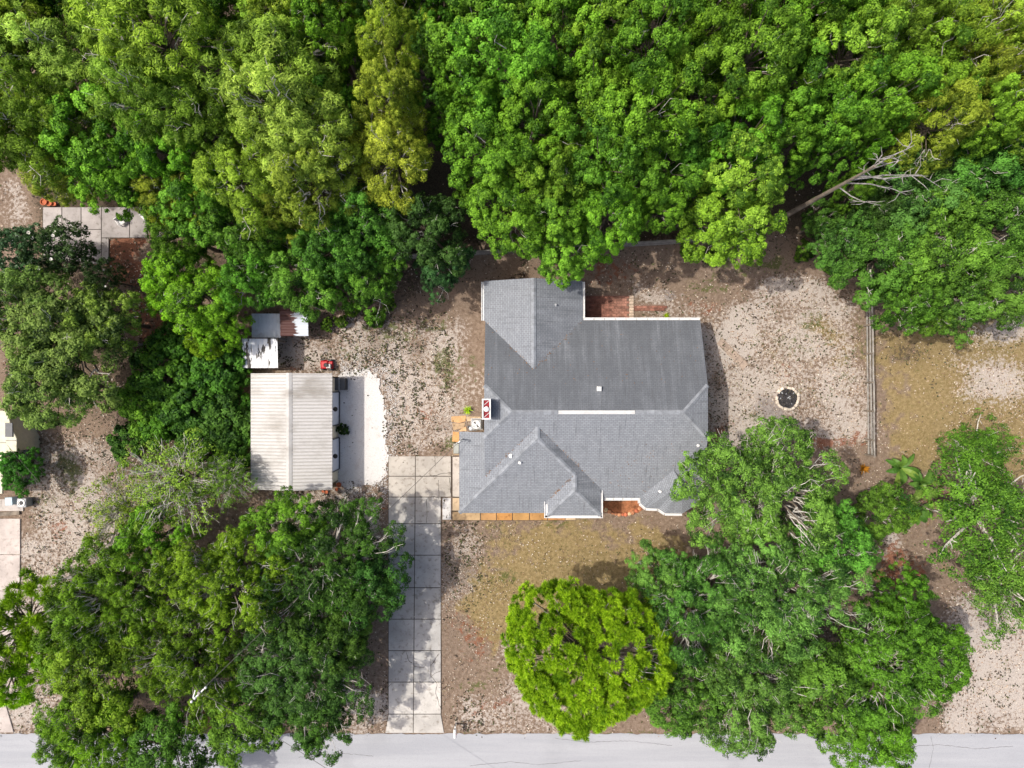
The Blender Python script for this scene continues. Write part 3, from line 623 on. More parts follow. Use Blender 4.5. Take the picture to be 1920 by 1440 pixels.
# bay walls
for i in range(1, 6): a, b = bc[i] * 1.0, bc[i + 1] * 1.0; k = .93; a = AP.lerp(a, k); b = AP.lerp(b, k); wallseg([(a.x, a.y, -.1), (b.x, b.y, -.1), (b.x, b.y, 2.72), (a.x, a.y, 2.72)])
# chimney
ch = empty('chimney', V(0, 0, 0)); ch.parent = house; ch.location = (0, 0, 0)
ctr = at(912, 767, 6.4); w_, l_ = .64, 1.52
mb = MB(); mb.box((ctr.x, ctr.y, 3.1), (w_ - .06, l_ - .06, 6.4)); obj('stack', mb, plain('chimney_siding', (.33, .33, .34), .8, .15), ch)
mb = MB()
for sx in (-1, 1): mb.box((ctr.x + sx * (w_ / 2 - .05), ctr.y, 6.36), (.10, l_, .16))
for sy in (-1, 1): mb.box((ctr.x, ctr.y + sy * (l_ / 2 - .05), 6.36), (w_ - .2, .10, .158))
obj('rim', mb, M['white'], ch)
mb = MB(); mb.box((ctr.x, ctr.y, 6.31), (w_ - .19, l_ - .19, .05)); obj('crown', mb, M['chimred'], ch)
mb = MB(); mb.lathe((ctr.x, ctr.y, 6.34), [(.12, 0), (.12, .14), (.19, .15), (.20, .20), (.06, .27)], 16); obj('flue_cap', mb, M['white'], ch, smooth=False)
for dy in (-.45, .45): mb = MB(); mb.bar((ctr.x - .2, ctr.y + dy - .18, 6.345), (ctr.x + .2, ctr.y + dy + .18, 6.345), .03, .02); obj('brace', mb, M['white'], ch)
mb = MB(); mb.box((ctr.x - .08, ctr.y - 1.05, zw(-2) + 1.08), (.05, .05, .03)); 
# service mast on the garage roof
mp = at(866, 824, 3.2); mb = MB(); mb.tube([(mp.x, mp.y, 2.5), (mp.x, mp.y, 4.1), (mp.x - .06, mp.y - .05, 4.25), (mp.x - .2, mp.y - .15, 4.2)], .05, 8); mst = obj('service_mast', mb, M['white'], house)
mb = MB(); mb.tube([(mp.x, mp.y, 3.7), (mp.x - .5, mp.y - .35, 2.75)], .02, 5); obj('brace', mb, M['white'], mst)
MAST = V(mp.x - .1, mp.y - .05, 4.0)

# ------------------------------------------------------------------ things beside the house
ac = empty('air_conditioner', at(893, 797), 'square grey air conditioning condenser with a round fan grille beside the chimney', 'air conditioner')
c = at(893, 796, .9); x, y = c.x, c.y
mb = MB(); mb.box((x, y, .04), (1.0, .95, .1)); obj('pad', mb, M['concrete'], ac, color=(1, 1, 1, 1))
mb = MB(); mb.box((x, y, .49), (.78, .76, .8), 0, .03); obj('cabinet', mb, M['grey'], ac)
mb = MB(); mb.lathe((x, y, .885), [(.33, 0), (.35, .05), (.30, .06), (.29, .015)], 24); obj('fan_ring', mb, M['white'], ac)
for i in range(4):
    a = i * math.pi / 2 + .4; mb = MB(); mb.add([(x, y, .92), (x + .27 * math.cos(a), y + .27 * math.sin(a), .93), (x + .27 * math.cos(a + .6), y + .27 * math.sin(a + .6), .915)], [(0, 1, 2)]); obj('fan_blade', mb, M['black'] if i % 2 else M['galv'], ac)
mb = MB(); mb.lathe((x, y, .905), [(.08, 0), (.08, .04), (.03, .06)], 12); obj('motor_hub', mb, M['galv'], ac)
pu = empty('water_pump', at(884, 803), 'small grey water pump with a round tank next to the air conditioner', 'pump')
c = at(884, 803); mb = MB(); mb.lathe((c.x, c.y, 0), [(.16, 0), (.2, .1), (.2, .45), (.12, .56), (.04, .58)], 14); obj('tank', mb, M['galv'], pu, smooth=False)
mb = MB(); mb.tube([(c.x - .3, c.y + .12, .25), (c.x + .05, c.y + .12, .25)], .11, 10); obj('motor', mb, M['dark'], pu)
mb = MB(); mb.tube([(c.x, c.y, .45), (c.x + .2, c.y - .1, .5), (c.x + .45, c.y - .12, .4)], .03, 6); obj('pipe', mb, M['white'], pu)
bn = empty('storage_bin', at(856, 841), 'flat grey lidded bin standing against the west garage wall', 'bin')
c = at(855.5, 841, .9); mb = MB(); mb.box((c.x, c.y, .42), (.50, .85, .84), 0, .02); obj('body', mb, M['dark'], bn)
mb = MB(); mb.box((c.x, c.y, .88), (.44, .80, .07), 0, .03); obj('lid', mb, plain('bin_lid', (.30, .31, .28), .6, .15), bn)
mb = MB(); mb.bar((c.x + .27, c.y - .38, .9), (c.x + .27, c.y + .38, .9), .05, .05); obj('handle', mb, M['white'], bn)
mbx = empty('mailbox', at(855, 1353), 'white mailbox on a short white post at the road edge by the driveway', 'mailbox')
c = at(855, 1356); mb = MB(); mb.box((c.x, c.y, .5), (.11, .11, 1.02)); obj('post', mb, M['white'], mbx)
mb = MB(); mb.bar((c.x, c.y + .25, 1.0), (c.x, c.y - .55, 1.0), .09, .09); obj('arm', mb, M['white'], mbx)
mb = MB(); n = 10; yb0, yb1 = c.y + .08, c.y - .62
prof = [(-.12, 1.05), (.12, 1.05), (.12, 1.17)] + [(.12 * math.cos(t * math.pi / 8), 1.17 + .12 * math.sin(t * math.pi / 8)) for t in range(1, 8)] + [(-.12, 1.17)]
k = len(prof); mb.add([(c.x + a, yb0, b) for a, b in prof] + [(c.x + a, yb1, b) for a, b in prof], [tuple(range(k)), tuple(reversed(range(k, 2 * k)))] + [(i, i + k, (i + 1) % k + k, (i + 1) % k) for i in range(k)])
obj('box', mb, M['white'], mbx); mb = MB(); mb.box((c.x + .14, c.y - .3, 1.25), (.02, .05, .16)); obj('flag', mb, M['red'], mbx)

# stones edging the bed
r = random.Random(4)
for i in range(13):
    t = i / 12; px = 1130 + 75 * t; py = 951 + 14 * math.sin(math.pi * min(1, t * 1.02)) ** .8 - 12 * max(0, t - .75); c = at(px, py)
    rad = r.uniform(.10, .19); mb = MB(); nn = 8
    mb.lathe((c.x, c.y, -.02), [(rad * .9, 0), (rad, rad * .5), (rad * .8, rad * .9), (rad * .35, rad * 1.1)], 8); mb.v = [(v[0] + r.uniform(-.03, .03), v[1] + r.uniform(-.03, .03), v[2]) for v in mb.v]
    cc = r.choice([(1.0, .55, .35), (1.05, .9, .65), (1.0, .35, .22), (.8, .4, .25)])
    thing('edging_stone', mb, M['stone'], 'rounded rusty edging stone in the arc around the bed between the front gables', 'stone', 'stones edging the front planting bed', color=(*cc, 1))

# fire pit
fp = empty('fire_pit', at(1476, 747), 'round fire pit ringed with pale stones and full of black charcoal', 'fire pit')
c0 = at(1476, 747); r = random.Random(8)
for i in range(18):
    a = 2 * math.pi * i / 18; rr = .90 + r.uniform(-.04, .05)
    if i in (5, 8): continue
    mb = MB(); h = r.uniform(.16, .26); mb.box((c0.x + rr * math.cos(a), c0.y + rr * math.sin(a), h / 2 - .04), (r.uniform(.18, .26), r.uniform(.26, .33), h), a + r.uniform(-.15, .15), .05)
    k = r.uniform(.95, 1.35); obj('ring_stone', mb, M['stone'], fp, color=(k, k * .98, k * .98, 1))
mb = MB(); n = 28
pts = [(c0.x + .83 * math.cos(2 * math.pi * i / n), c0.y + .83 * math.sin(2 * math.pi * i / n)) for i in range(n)]; mb.prism(pts, -.1, .045); obj('ash_bed', mb, M['charcoal'], fp)
for i in range(46):
    a = r.uniform(0, 6.28); q = .72 * math.sqrt(r.random()); L = r.uniform(.08, .34); b = r.uniform(0, 3.14); p = V(c0.x + q * math.cos(a), c0.y + q * math.sin(a), r.uniform(.06, .14)); d = V(math.cos(b), math.sin(b), r.uniform(-.15, .15)) * L / 2
    mb = MB(); mb.tube([p - d, p + d], [r.uniform(.025, .06)] * 2, 5); obj('charred_log', mb, M['charcoal'] if i % 7 else M['grey'], fp)

# rail fence east
fe = empty('rail_fence', at(1620, 690), 'weathered three rail wooden fence running between the sandy yard and the field', 'fence')
r = random.Random(3); ys = [505, 558, 611, 664, 717, 770, 823, 852]
def fpos(y, z=0): p = at(1617 + (y - 505) * .014, y); return V(p.x, p.y, z)
for y in ys:
    p = fpos(y); mb = MB(); mb.box((p.x + .0, p.y, .72), (.13, .13, 1.5), r.uniform(-.2, .2), .02); obj('post', mb, M['wood'], fe)
for i in range(len(ys) - 1):
    for z in (.42, .88, 1.34):
        a = fpos(ys[i], z + r.uniform(-.03, .03)); b = fpos(ys[i + 1], z + r.uniform(-.03, .03)); off = V(.09 + r.uniform(-.02, .02), 0, 0); mb = MB(); ext = V(0, .1, 0); mb.bar(a + off + ext, b + off - ext, .075, .13); obj('rail', mb, M['greywood'], fe)
# board fence behind
bf = empty('board_fence', at(1100, 466), 'weathered grey board fence along the edge of the wood behind the house', 'fence')
A = at(560, 496); B = at(1335, 453); n = 14
for i in range(n):
    a = A.lerp(B, i / n); b = A.lerp(B, (i + 1) / n); d = (b - a).normalized(); L = (b - a).length; mb = MB(); k = int(L / .155); nr = Vector((d.y, -d.x, 0))
    for j in range(k):
        p = a + d * ((j + .5) * L / k); h = 1.72 + r.uniform(-.04, .03); mb.box((p.x + nr.x * .03, p.y + nr.y * .03, h / 2), (L / k - .012, .022, h), math.atan2(d.y, d.x))
    obj('panel', mb, M['greywood'], bf)
    mb = MB(); mb.box((a.x, a.y, .9), (.11, .11, 1.85)); obj('post', mb, M['greywood'], bf)
    for z in (.4, 1.55): mb = MB(); mb.bar(a + V(0, 0, z) - nr * .03, b + V(0, 0, z) - nr * .03, .05, .09); obj('rail', mb, M['greywood'], bf)

# ------------------------------------------------------------------ workshop, sheds, yard things
ws = empty('workshop', at(555, 810), 'long beige workshop with a ribbed cream metal roof beside the white gravel pad', 'workshop')
xW, xE, yN, yS, zE, zR = -20.44, -14.06, .83, -8.26, 3.0, 3.6; xR = -17.25
for sgn, (xa, xb) in ((-1, (xW, xR)), (1, (xE, xR))):
    mb = MB(); P = [V(xa, yS, zE), V(xb, yS, zR), V(xb, yN, zR), V(xa, yN, zE)]
    if sgn < 0: P = P[::-1]
    mb.add([*P, *[p - V(0, 0, .06) for p in P]], [(3, 2, 1, 0), (4, 5, 6, 7), (0, 1, 5, 4), (1, 2, 6, 5), (2, 3, 7, 6), (3, 0, 4, 7)]); sl = obj('roof_sheet', mb, M['creamroof'], ws)
    prot = None; nr_ = 35
    for i in range(nr_):
        y = yS + .1 + (yN - yS - .2) * i / (nr_ - 1)
        if prot is None:
            mb = MB(); d = V(xb - xa, 0, zR - zE); a0 = V(xa, 0, zE) + d * .005; b0 = V(xa, 0, zE) + d * .98
            mb.add([a0 + V(0, -.045, 0), a0 + V(0, -.02, .045), a0 + V(0, .02, .045), a0 + V(0, .045, 0), b0 + V(0, -.045, 0), b0 + V(0, -.02, .045), b0 + V(0, .02, .045), b0 + V(0, .045, 0)], [(0, 1, 5, 4), (1, 2, 6, 5), (2, 3, 7, 6), (0, 3, 2, 1), (4, 5, 6, 7)])
            o = obj('rib', mb, M['creamrib'], sl); prot = o; base_y = 0
        else: o = prot.copy(); COL.objects.link(o); o.parent = sl
        o.location = (0, y, 0)
mb = MB(); mb.add([(xR - .22, yS - .03, zR + .0), (xR, yS - .03, zR + .09), (xR + .22, yS - .03, zR + .0), (xR - .22, yN + .03, zR + .0), (xR, yN + .03, zR + .09), (xR + .22, yN + .03, zR + .0)], [(0, 1, 4, 3), (1, 2, 5, 4)]); obj('ridge_cap', mb, M['creamroof'], ws)
mb = MB()
xa, xb, ya, yb = xW + .3, xE - .28, yS + .25, yN - .25
def wseg(pts): 
    mb = MB(); P = [Vector(p) for p in pts]; k = len(P); d = P[1] - P[0]; nr = Vector((d.y, -d.x, 0)).normalized() * .1
    mb.add(P + [p - nr for p in P], [tuple(range(k)), tuple(reversed(range(k, 2 * k)))] + [(i, i + k, (i + 1) % k + k, (i + 1) % k) for i in range(k)]); obj('wall', mb, M['cream'], ws)
wseg([(xb, ya, -.1), (xb, yb, -.1), (xb, yb, 2.98), (xb, ya, 2.98)]); wseg([(xa, yb, -.1), (xa, ya, -.1), (xa, ya, 2.98), (xa, yb, 2.98)])
wseg([(xa, ya, -.1), (xb, ya, -.1), (xb, ya, 2.97), (xR, ya, 3.5), (xa, ya, 2.97)]); wseg([(xb, yb, -.1), (xa, yb, -.1), (xa, yb, 2.97), (xR, yb, 3.5), (xb, yb, 2.97)])
for (p0, p1) in ((735, 797), (822, 882)):
    y0 = at(0, p1, 1).y; y1 = at(0, p0, 1).y; dr = empty('roller_door', V(0, 0, 0)); dr.parent = ws; dr.location = (0, 0, 0)
    mb = MB(); mb.box((xb + .03, (y0 + y1) / 2, 1.3), (.05, y1 - y0, 2.6)); obj('curtain', mb, M['door'], dr)
    for i in range(9): mb = MB(); mb.box((xb + .062, (y0 + y1) / 2, .2 + i * .28), (.02, y1 - y0 - .06, .2)); obj('slat', mb, M['door'], dr)
    for yy in (y0, y1): mb = MB(); mb.box((xb + .05, yy, 1.3), (.09, .10, 2.6)); obj('jamb', mb, M['dark'], dr)
    mb = MB(); mb.box((xb + .10, (y0 + y1) / 2, .06), (.12, y1 - y0, .12)); obj('bottom_seal', mb, M['dark'], dr)
    yl = (y0 + y1) / 2; mb = MB(); mb.tube([(xb, yl, 2.5), (xb + .22, yl, 2.72), (xb + .36, yl, 2.62)], .022, 6); lm = obj('wall_lamp', mb, M['black'], ws)
    mb = MB(); mb.lathe((xb + .37, yl, 2.42), [(.19, 0), (.14, .08), (.07, .16), (.03, .2)], 16); obj('lamp_shade', mb, M['black'], lm)
# dark two-lid box at the corner
db = empty('storage_box', at(638, 720), 'dark grey storage box with two lids at the corner of the workshop', 'box')
c = at(636, 720, 1.0); mb = MB(); mb.box((c.x, c.y, .5), (.92, .96, 1.0), 0, .02); obj('body', mb, M['black'], db)
for dx in (-.235, .235): mb = MB(); mb.box((c.x + dx, c.y, 1.03), (.45, .98, .07), 0, .025); obj('lid', mb, M['dark'], db)
mb = MB(); mb.box((c.x, c.y, 1.03), (.03, .99, .07)); obj('hinge', mb, M['galv'], db)
# red mower
mo = empty('riding_mower', at(614, 684), 'small red riding mower with a white seat parked behind the workshop', 'mower', rz=0)
c = at(614, 684); x, y = c.x, c.y
mb = MB(); mb.box((x - .12, y, .42), (.62, .66, .34), .05, .09); obj('hood', mb, M['red'], mo); mb = MB(); mb.box((x + .3, y - .02, .34), (.5, .6, .24), .05, .06); obj('rear_fender', mb, M['red'], mo)
mb = MB(); mb.box((x + .22, y - .12, .55), (.36, .34, .16), .05, .05); mb.box((x + .40, y - .12, .70), (.09, .34, .28), .05, .03); obj('seat', mb, M['white'], mo)
for sx, sy, rr in ((-.32, .36, .16), (-.32, -.36, .16), (.36, .37, .22), (.36, -.40, .22)):
    mb = MB(); mb.tube([(x + sx, y + sy - .07, rr), (x + sx, y + sy + .07, rr)], rr, 14); wh = obj('wheel', mb, M['black'], mo); mb = MB(); mb.tube([(x + sx, y + sy - .075, rr), (x + sx, y + sy + .075, rr)], rr * .5, 10); obj('rim', mb, M['galv'], wh)
mb = MB(); mb.tube([(x - .02, y - .02, .55), (x + .06, y - .04, .80)], .02, 6); mb.lathe((x + .06, y - .04, .79), [(.15, 0), (.17, .015), (.15, .03), (.13, .015)], 14); obj('steering_wheel', mb, M['black'], mo)
# orange things at the workshop corner
r = random.Random(6)
for (px, py, rr) in ((637, 908, .2), (632, 917, .13), (613, 922, .14), (606, 921, .1)):
    c = at(px, py); mb = MB(); mb.lathe((c.x, c.y, -.02), [(rr * .65, 0), (rr * .95, rr * 1.5), (rr * 1.05, rr * 1.5), (rr * 1.05, rr * 1.75), (rr * .85, rr * 1.75), (rr * .8, rr * 1.4)], 14)
    thing('flower_pot', mb, M['terracotta'], 'empty terracotta flower pot on the soil at the south corner of the workshop', 'flower pot', 'pots at the workshop corner')
# open sheds north of the workshop
def ribbed(root, poly, z0, z1, axis, m, pitch=.30, amp=.02):
    """corrugated sheet over the pixel rectangle poly at height z0 (south/west) .. z1"""
    x0, y0, x1, y1 = poly; A = at(x0, y1, z0); B = at(x1, y0, z1); nx = ny = 2
    L = (B.x - A.x) if axis == 'x' else (B.y - A.y); k = int(L / pitch) * 4 + 1; mb = MB(); rows_ = []
    for i in range(k):
        t = i / (k - 1); h = amp if (i % 4 in (1, 2)) else 0
        if axis == 'x': rows_.append([(A.x + t * L, A.y, z0 + h), (A.x + t * L, B.y, z1 + h)])
        else: zz = z0 + (z1 - z0) * t; rows_.append([(A.x, A.y + t * L, zz + h), (B.x, A.y + t * L, zz + h)])
    for i in range(k - 1):
        q = [rows_[i][0], rows_[i + 1][0], rows_[i + 1][1], rows_[i][1]]; mb.add(q, [(0, 1, 2, 3) if axis == 'x' else (0, 3, 2, 1)])
    o = obj('roof_sheet', mb, m, None); cx = (A.x + B.x) / 2; cy = (A.y + B.y) / 2
    o.data.transform(Matrix.Translation((-cx, -cy, 0))); o.parent = root; o.location = Vector((cx, cy, 0)) - root.location; 
    for px, py in ((A.x + .12, A.y + .12), (B.x - .12, A.y + .12), (B.x - .12, B.y - .12), (A.x + .12, B.y - .12)):
        m2 = MB(); m2.box((px, py, z0 / 2 - .03), (.1, .1, z0 - .04)); obj('post', m2, M['wood'], root)
    for py in (A.y + .12, B.y - .12): m2 = MB(); m2.bar((A.x, py, min(z0, z1) - .07), (B.x, py, min(z0, z1) - .07), .06, .1); obj('beam', m2, M['wood'], root)
    return A, B
sh = empty('lean_to_shed', at(500, 660), 'small white metal roofed lean-to with black stains north of the workshop', 'shed'); ribbed(sh, (455, 635, 520, 690), 2.2, 2.35, 'x', M['whiteroof'], .33, .03)
sh = empty('lean_to_shed', at(555, 607), 'lean-to shed whose pale ribbed metal roof is rusted brown along one half', 'shed'); ribbed(sh, (526, 578, 577, 630), 2.1, 2.3, 'y', M['rustroof'], .42, .05)
sh = empty('lean_to_shed', at(505, 610), 'low shed with a bluish galvanised metal roof half hidden under tree branches', 'shed'); ribbed(sh, (472, 588, 526, 633), 1.9, 1.95, 'x', M['galvroof'], .25, .02)
# pole stack
r = random.Random(2)
for i in range(11):
    px = 400 + i * 3.3; c = at(px, 719 + r.uniform(-2, 3)); d = at(px + r.uniform(-3, 2), 750 + r.uniform(-4, 4)); rad = r.uniform(.035, .06); mb = MB(); zz = .10 + .12 * (i % 3)
    mb.tube([V(c.x, c.y, zz), V(c.x, c.y, zz).lerp(V(d.x, d.y, zz), .5) + V(r.uniform(-.04, .04), 0, .02), V(d.x, d.y, zz - .02)], [rad, rad * .95, rad * .8], 7)
    thing('wood_pole', mb, M['palewood'], 'bleached wooden pole lying in the stack under the shrubs west of the workshop', 'pole', 'poles stacked beside the workshop')

# ------------------------------------------------------------------ left edge: neighbour's house and yard
nh = empty('neighbour_house', at(-90, 850), 'neighbouring house corner with a pale cream flat roof', 'house')
z = 2.9; q = [at(-260, 770, z), at(14, 770, z), at(20, 800, z), at(31, 822, z), at(31, 846, z), at(6, 850, z), at(4, 926, z), at(-260, 926, z)]
mb = MB(); mb.prism(q, z - .15, z, .02); obj('roof', mb, plain('cream_roof', (.62, .58, .44), .8, .12), nh)
mb = MB(); ctr_ = sum(q, Vector()) / len(q); mb.prism([ctr_.lerp(p, .95) for p in q], -.1, z - .155); obj('wall', mb, M['cream'], nh)
mb = MB(); a = at(12, 793, z); b = at(24, 819, z); mb.box(((a.x + b.x) / 2, (a.y + b.y) / 2, z + .05), (.56, 1.1, .1)); sk = obj('skylight', mb, M['dark'], nh)
for k_, (x0, x1) in enumerate(((11, 30), (-60, 11), (-120, -60))): mb = MB(); a = at(x0, 826 + k_ * 4, z); b = at(x1, 826 + k_ * 4, z); mb.bar((a.x, a.y, z + .01), (b.x, b.y, z + .01), .04, .04); obj('roof_seam', mb, M['dark'], nh)
na = empty('air_conditioner', at(40, 943), 'grey condenser with a white round fan beside the neighbouring house', 'air conditioner'); c = at(40, 943, .8)
mb = MB(); mb.box((c.x, c.y, .4), (.75, .72, .8), 0, .03); obj('cabinet', mb, M['grey'], na); mb = MB(); mb.lathe((c.x, c.y, .8), [(.3, 0), (.32, .05), (.25, .06), (.24, .02)], 18); obj('fan_ring', mb, M['white'], na); mb = MB(); mb.lathe((c.x, c.y, .81), [(.2, 0), (.1, .03)], 12); obj('fan', mb, M['black'], na)
mb = MB(); a = at(-100, 936); b = at(44, 958); mb.box(((a.x + b.x) / 2, (a.y + b.y) / 2, -.01), (b.x - a.x, a.y - b.y, .1)); tag(obj('concrete_pad', mb, M['oldconcrete']), kind='structure')
mb = MB(); c = at(17, 940, .6); mb.box((c.x, c.y, .32), (.55, .6, .58), .05, .05); mb.box((c.x, c.y, .64), (.6, .65, .05), .05, .02); thing('cooler_box', mb, M['blue'], 'pale blue lidded box on the concrete by the neighbouring house', 'box')
mb = MB(); a = at(-60, 969); b = at(38, 961); mb.bar(V(a.x, a.y, .07), V(b.x, b.y, .07), .3, .14); thing('timber_edging', mb, M['wood'], 'brown timber laid across the head of the neighbouring drive', 'timber')
def chair(px, py, rz, m, label):
    c = at(px, py); o = empty('garden_chair', V(c.x, c.y, 0), label, 'chair', None, rz)
    def P(n_, mb): obj(n_, mb, M[m], o, world_=False)
    mb = MB(); mb.box((0, 0, .42), (.5, .5, .05), 0, .02); P('seat', mb)
    mb = MB(); mb.box((0, .26, .70), (.5, .05, .5)); P('backrest', mb)
    for sx in (-1, 1):
        for sy in (-1, 1): mb = MB(); mb.bar((sx * .22, sy * .22, 0), (sx * .22, sy * .22, .4), .05, .05); P('leg', mb)
        mb = MB(); mb.bar((sx * .27, -.22, .62), (sx * .27, .24, .62), .06, .04); P('armrest', mb)
chair(58, 830, .4, 'white', 'white garden chair beside the hedge at the neighbouring house'); chair(50, 843, 2.0, 'grey', 'grey garden chair beside the hedge at the neighbouring house')
chair(232, 418, .6, 'white', 'white garden chair at the covered end of the concrete patio'); chair(276, 408, -.8, 'white', 'white garden chair tucked under the tree branches off the patio')
# terracotta cluster on patio corner
for (px, py, rr) in ((88, 381, .26), (97, 383, .22), (105, 384, .16)):
    c = at(px, py); mb = MB(); mb.lathe((c.x, c.y, 0), [(rr * .65, 0), (rr * .95, rr * 1.5), (rr * 1.08, rr * 1.5), (rr * 1.08, rr * 1.75), (rr * .85, rr * 1.75), (rr * .8, rr * 1.4)], 14)
    thing('flower_pot', mb, M['terracotta'], 'orange terracotta pot at the corner of the concrete patio', 'flower pot', 'pots at the patio corner')
mb = MB(); a = at(255, 648); b = at(335, 640); mb.bar(V(a.x, a.y, .3), V(b.x, b.y, .3), .12, .7); thing('low_board_wall', mb, M['dark'], 'low dark board wall closing the red leaf strewn strip between the trees', 'wall')
# utility pole and service wires
top = at(372, 1300, 9.5); upole = empty('utility_pole', V(top.x, top.y, 0), 'tall utility pole with white top fittings standing among the trees by the road', 'utility pole')
mb = MB(); mb.tube([V(top.x, top.y, -.2), V(top.x, top.y, 9.5)], [.15, .11], 10); obj('shaft', mb, M['greywood'], upole)
mb = MB(); mb.bar(V(top.x - .25, top.y - .32, 9.35), V(top.x + .32, top.y + .25, 9.35), .09, .09); obj('crossarm', mb, M['white'], upole)
mb = MB(); mb.bar(V(top.x - .35, top.y + .1, 9.2), V(top.x - .55, top.y - .5, 9.1), .07, .07); obj('bracket', mb, M['white'], upole)
for dx, dy in ((-.52, -.62), (.45, .35), (-.3, -.38)): mb = MB(); mb.lathe((top.x + dx, top.y + dy, 9.3), [(.07, 0), (.09, .06), (.09, .14), (.05, .18)], 10); obj('insulator', mb, M['white'], upole)
def wire(a, b, sag, label, r_=.016):
    a = Vector(a); b = Vector(b); mb = MB(); mb.tube([a.lerp(b, t / 24) - V(0, 0, sag * 4 * (t / 24) * (1 - t / 24)) for t in range(25)], r_, 5); thing('overhead_wire', mb, plain('cable_' + str(len(bpy.data.materials)), (.10, .09, .08), .6, .1), label, 'wire')
T = V(top.x, top.y, 9.3)
wire(T, MAST, .5, 'overhead service wire running from the utility pole to the garage roof mast', .018)
wire(T, at(14, 835, 3.3), .5, 'overhead service wire running from the utility pole to the neighbouring house')
wire(T, at(900, 1640, 9.0), .6, 'overhead wire crossing the road away from the utility pole')

# ------------------------------------------------------------------ trees
def sphere(rng, n):
    v = rng.normal(size=(n, 3)); return v / np.linalg.norm(v, axis=1, keepdims=True)
def unit(v): return v / np.maximum(np.linalg.norm(v, axis=1, keepdims=True), 1e-9)
def leaf_mesh(name, P, Nn, L, Wd, tint, m, rng, dirs=None):
    n = len(P)
    t = sphere(rng, n) if dirs is None else dirs
    if dirs is None: t = unit(t - (t * Nn).sum(1, keepdims=True) * Nn)
    b = unit(np.cross(Nn, t)); L = L[:, None]; Wd = Wd[:, None]
    v = np.stack([P - t * L * .5, P + b * Wd * .5 - t * L * .05, P + t * L * .5, P - b * Wd * .5 - t * L * .05], 1).reshape(-1, 3)
    q = np.arange(n * 4).reshape(n, 4); me = fast_mesh(name, v, q, m)
    a = me.attributes.new('tint', 'FLOAT', 'FACE'); a.data.foreach_set('value', np.clip(tint, 0, 1).astype('f')); return me
def lumps(rng, n, R, Rz, zmin, rf=(.72, 1.05), inner=.25):
    k = np.arange(n) + .5; ph = k * 2.39996; z = 1 - (1 - zmin) * k / n; rr = np.sqrt(np.maximum(0, 1 - z * z))
    d = np.stack([rr * np.cos(ph), rr * np.sin(ph), z], 1) + rng.normal(size=(n, 3)) * .14; d = unit(d)
    f = rng.uniform(*rf, n); f[rng.rand(n) < inner] *= .68
    lop = 1 + .16 * np.sin(2 * np.arctan2(d[:, 1], d[:, 0]) + rng.rand() * 6) + .10 * np.sin(3 * np.arctan2(d[:, 1], d[:, 0]) + rng.rand() * 6)
    return d * np.array([R, R, Rz]) * (f * lop)[:, None], d
def crown(name, seed, R, Rz, zc, nl, nt, nv, lr, tr, ll, lw, m, zmin=-.55, up=.5, spread=1.0, flat=.9, inner=.25, rf=(.72, 1.05), needles=False):
    rng = np.random.RandomState(seed); C, D = lumps(rng, nl, R, Rz, zmin, rf, inner)
    lrs = lr * rng.uniform(.65, 1.35, nl); li = np.repeat(np.arange(nl), nt)
    td = unit(sphere(rng, nl * nt) * spread + D[li] * .8 + np.array([0, 0, up])); TC = C[li] + td * (lrs[li] * rng.uniform(.55, 1.05, nl * nt))[:, None] * np.array([1, 1, .8])
    ti = np.repeat(np.arange(nl * nt), nv); n = len(ti)
    d2 = unit(sphere(rng, n) + td[ti] * .75); P = TC[ti] + d2 * (tr * rng.uniform(.3, 1.0, n) ** .6 * rng.uniform(.7, 1.3, nl * nt)[ti])[:, None]
    tt = (.5 + .20 * rng.normal(size=nl))[li] + .20 * rng.normal(size=nl * nt); tint = tt[ti] + .22 * rng.normal(size=n)
    if needles:
        Nn = unit(np.cross(d2, sphere(rng, n))); P = TC[ti] + d2 * ll * .5
        me = leaf_mesh(name, P, Nn, ll * rng.uniform(.8, 1.2, n), lw * rng.uniform(.8, 1.2, n), tint, m, rng, dirs=d2)
    else:
        Nn = unit(d2 * flat + np.array([0, 0, .30]) + sphere(rng, n) * .42); me = leaf_mesh(name, P, Nn, ll * rng.uniform(.7, 1.3, n), lw * rng.uniform(.7, 1.3, n), tint, m, rng)
    v = np.empty(len(me.vertices) * 3, 'f'); me.vertices.foreach_get('co', v); v = v.reshape(-1, 3); v[:, 2] += zc; me.vertices.foreach_set('co', v.ravel()); me.update()
    return me, C + np.array([0, 0, zc]), lrs
def mesh_of(mb, name, m):
    me = bpy.data.meshes.new(name); me.from_pydata(mb.v, [], mb.f); me.update(); me.materials.append(m); return me
def trunk_mesh(seed, zc, Rz, r0, C, frac=.55, low=.5, twist=.3):
    r = random.Random(seed); mb = MB(); zt = zc + Rz * .25
    mb.tube([(0, 0, -.3), (r.uniform(-.1, .1), r.uniform(-.1, .1), zt * .35), (r.uniform(-.2, .2), r.uniform(-.2, .2), zt * .7), (0, 0, zt)], [r0 * 1.25, r0 * .9, r0 * .75, r0 * .35], 8)
    for c in C:
        if r.random() > frac: continue
        c = Vector(c); zb = min(c.z - .3, zc - Rz * .5 + (c.z - (zc - Rz)) * low * .5); zb = max(zb, zt * .35); a = Vector((0, 0, min(zb, zt * .97)))
        mid = a.lerp(c, .5) + Vector((r.uniform(-twist, twist), r.uniform(-twist, twist), r.uniform(0, twist))); mb.tube([a, mid, c], [r0 * .34, r0 * .22, r0 * .08], 5)
    return mesh_of(mb, 'trunk', M['bark'])
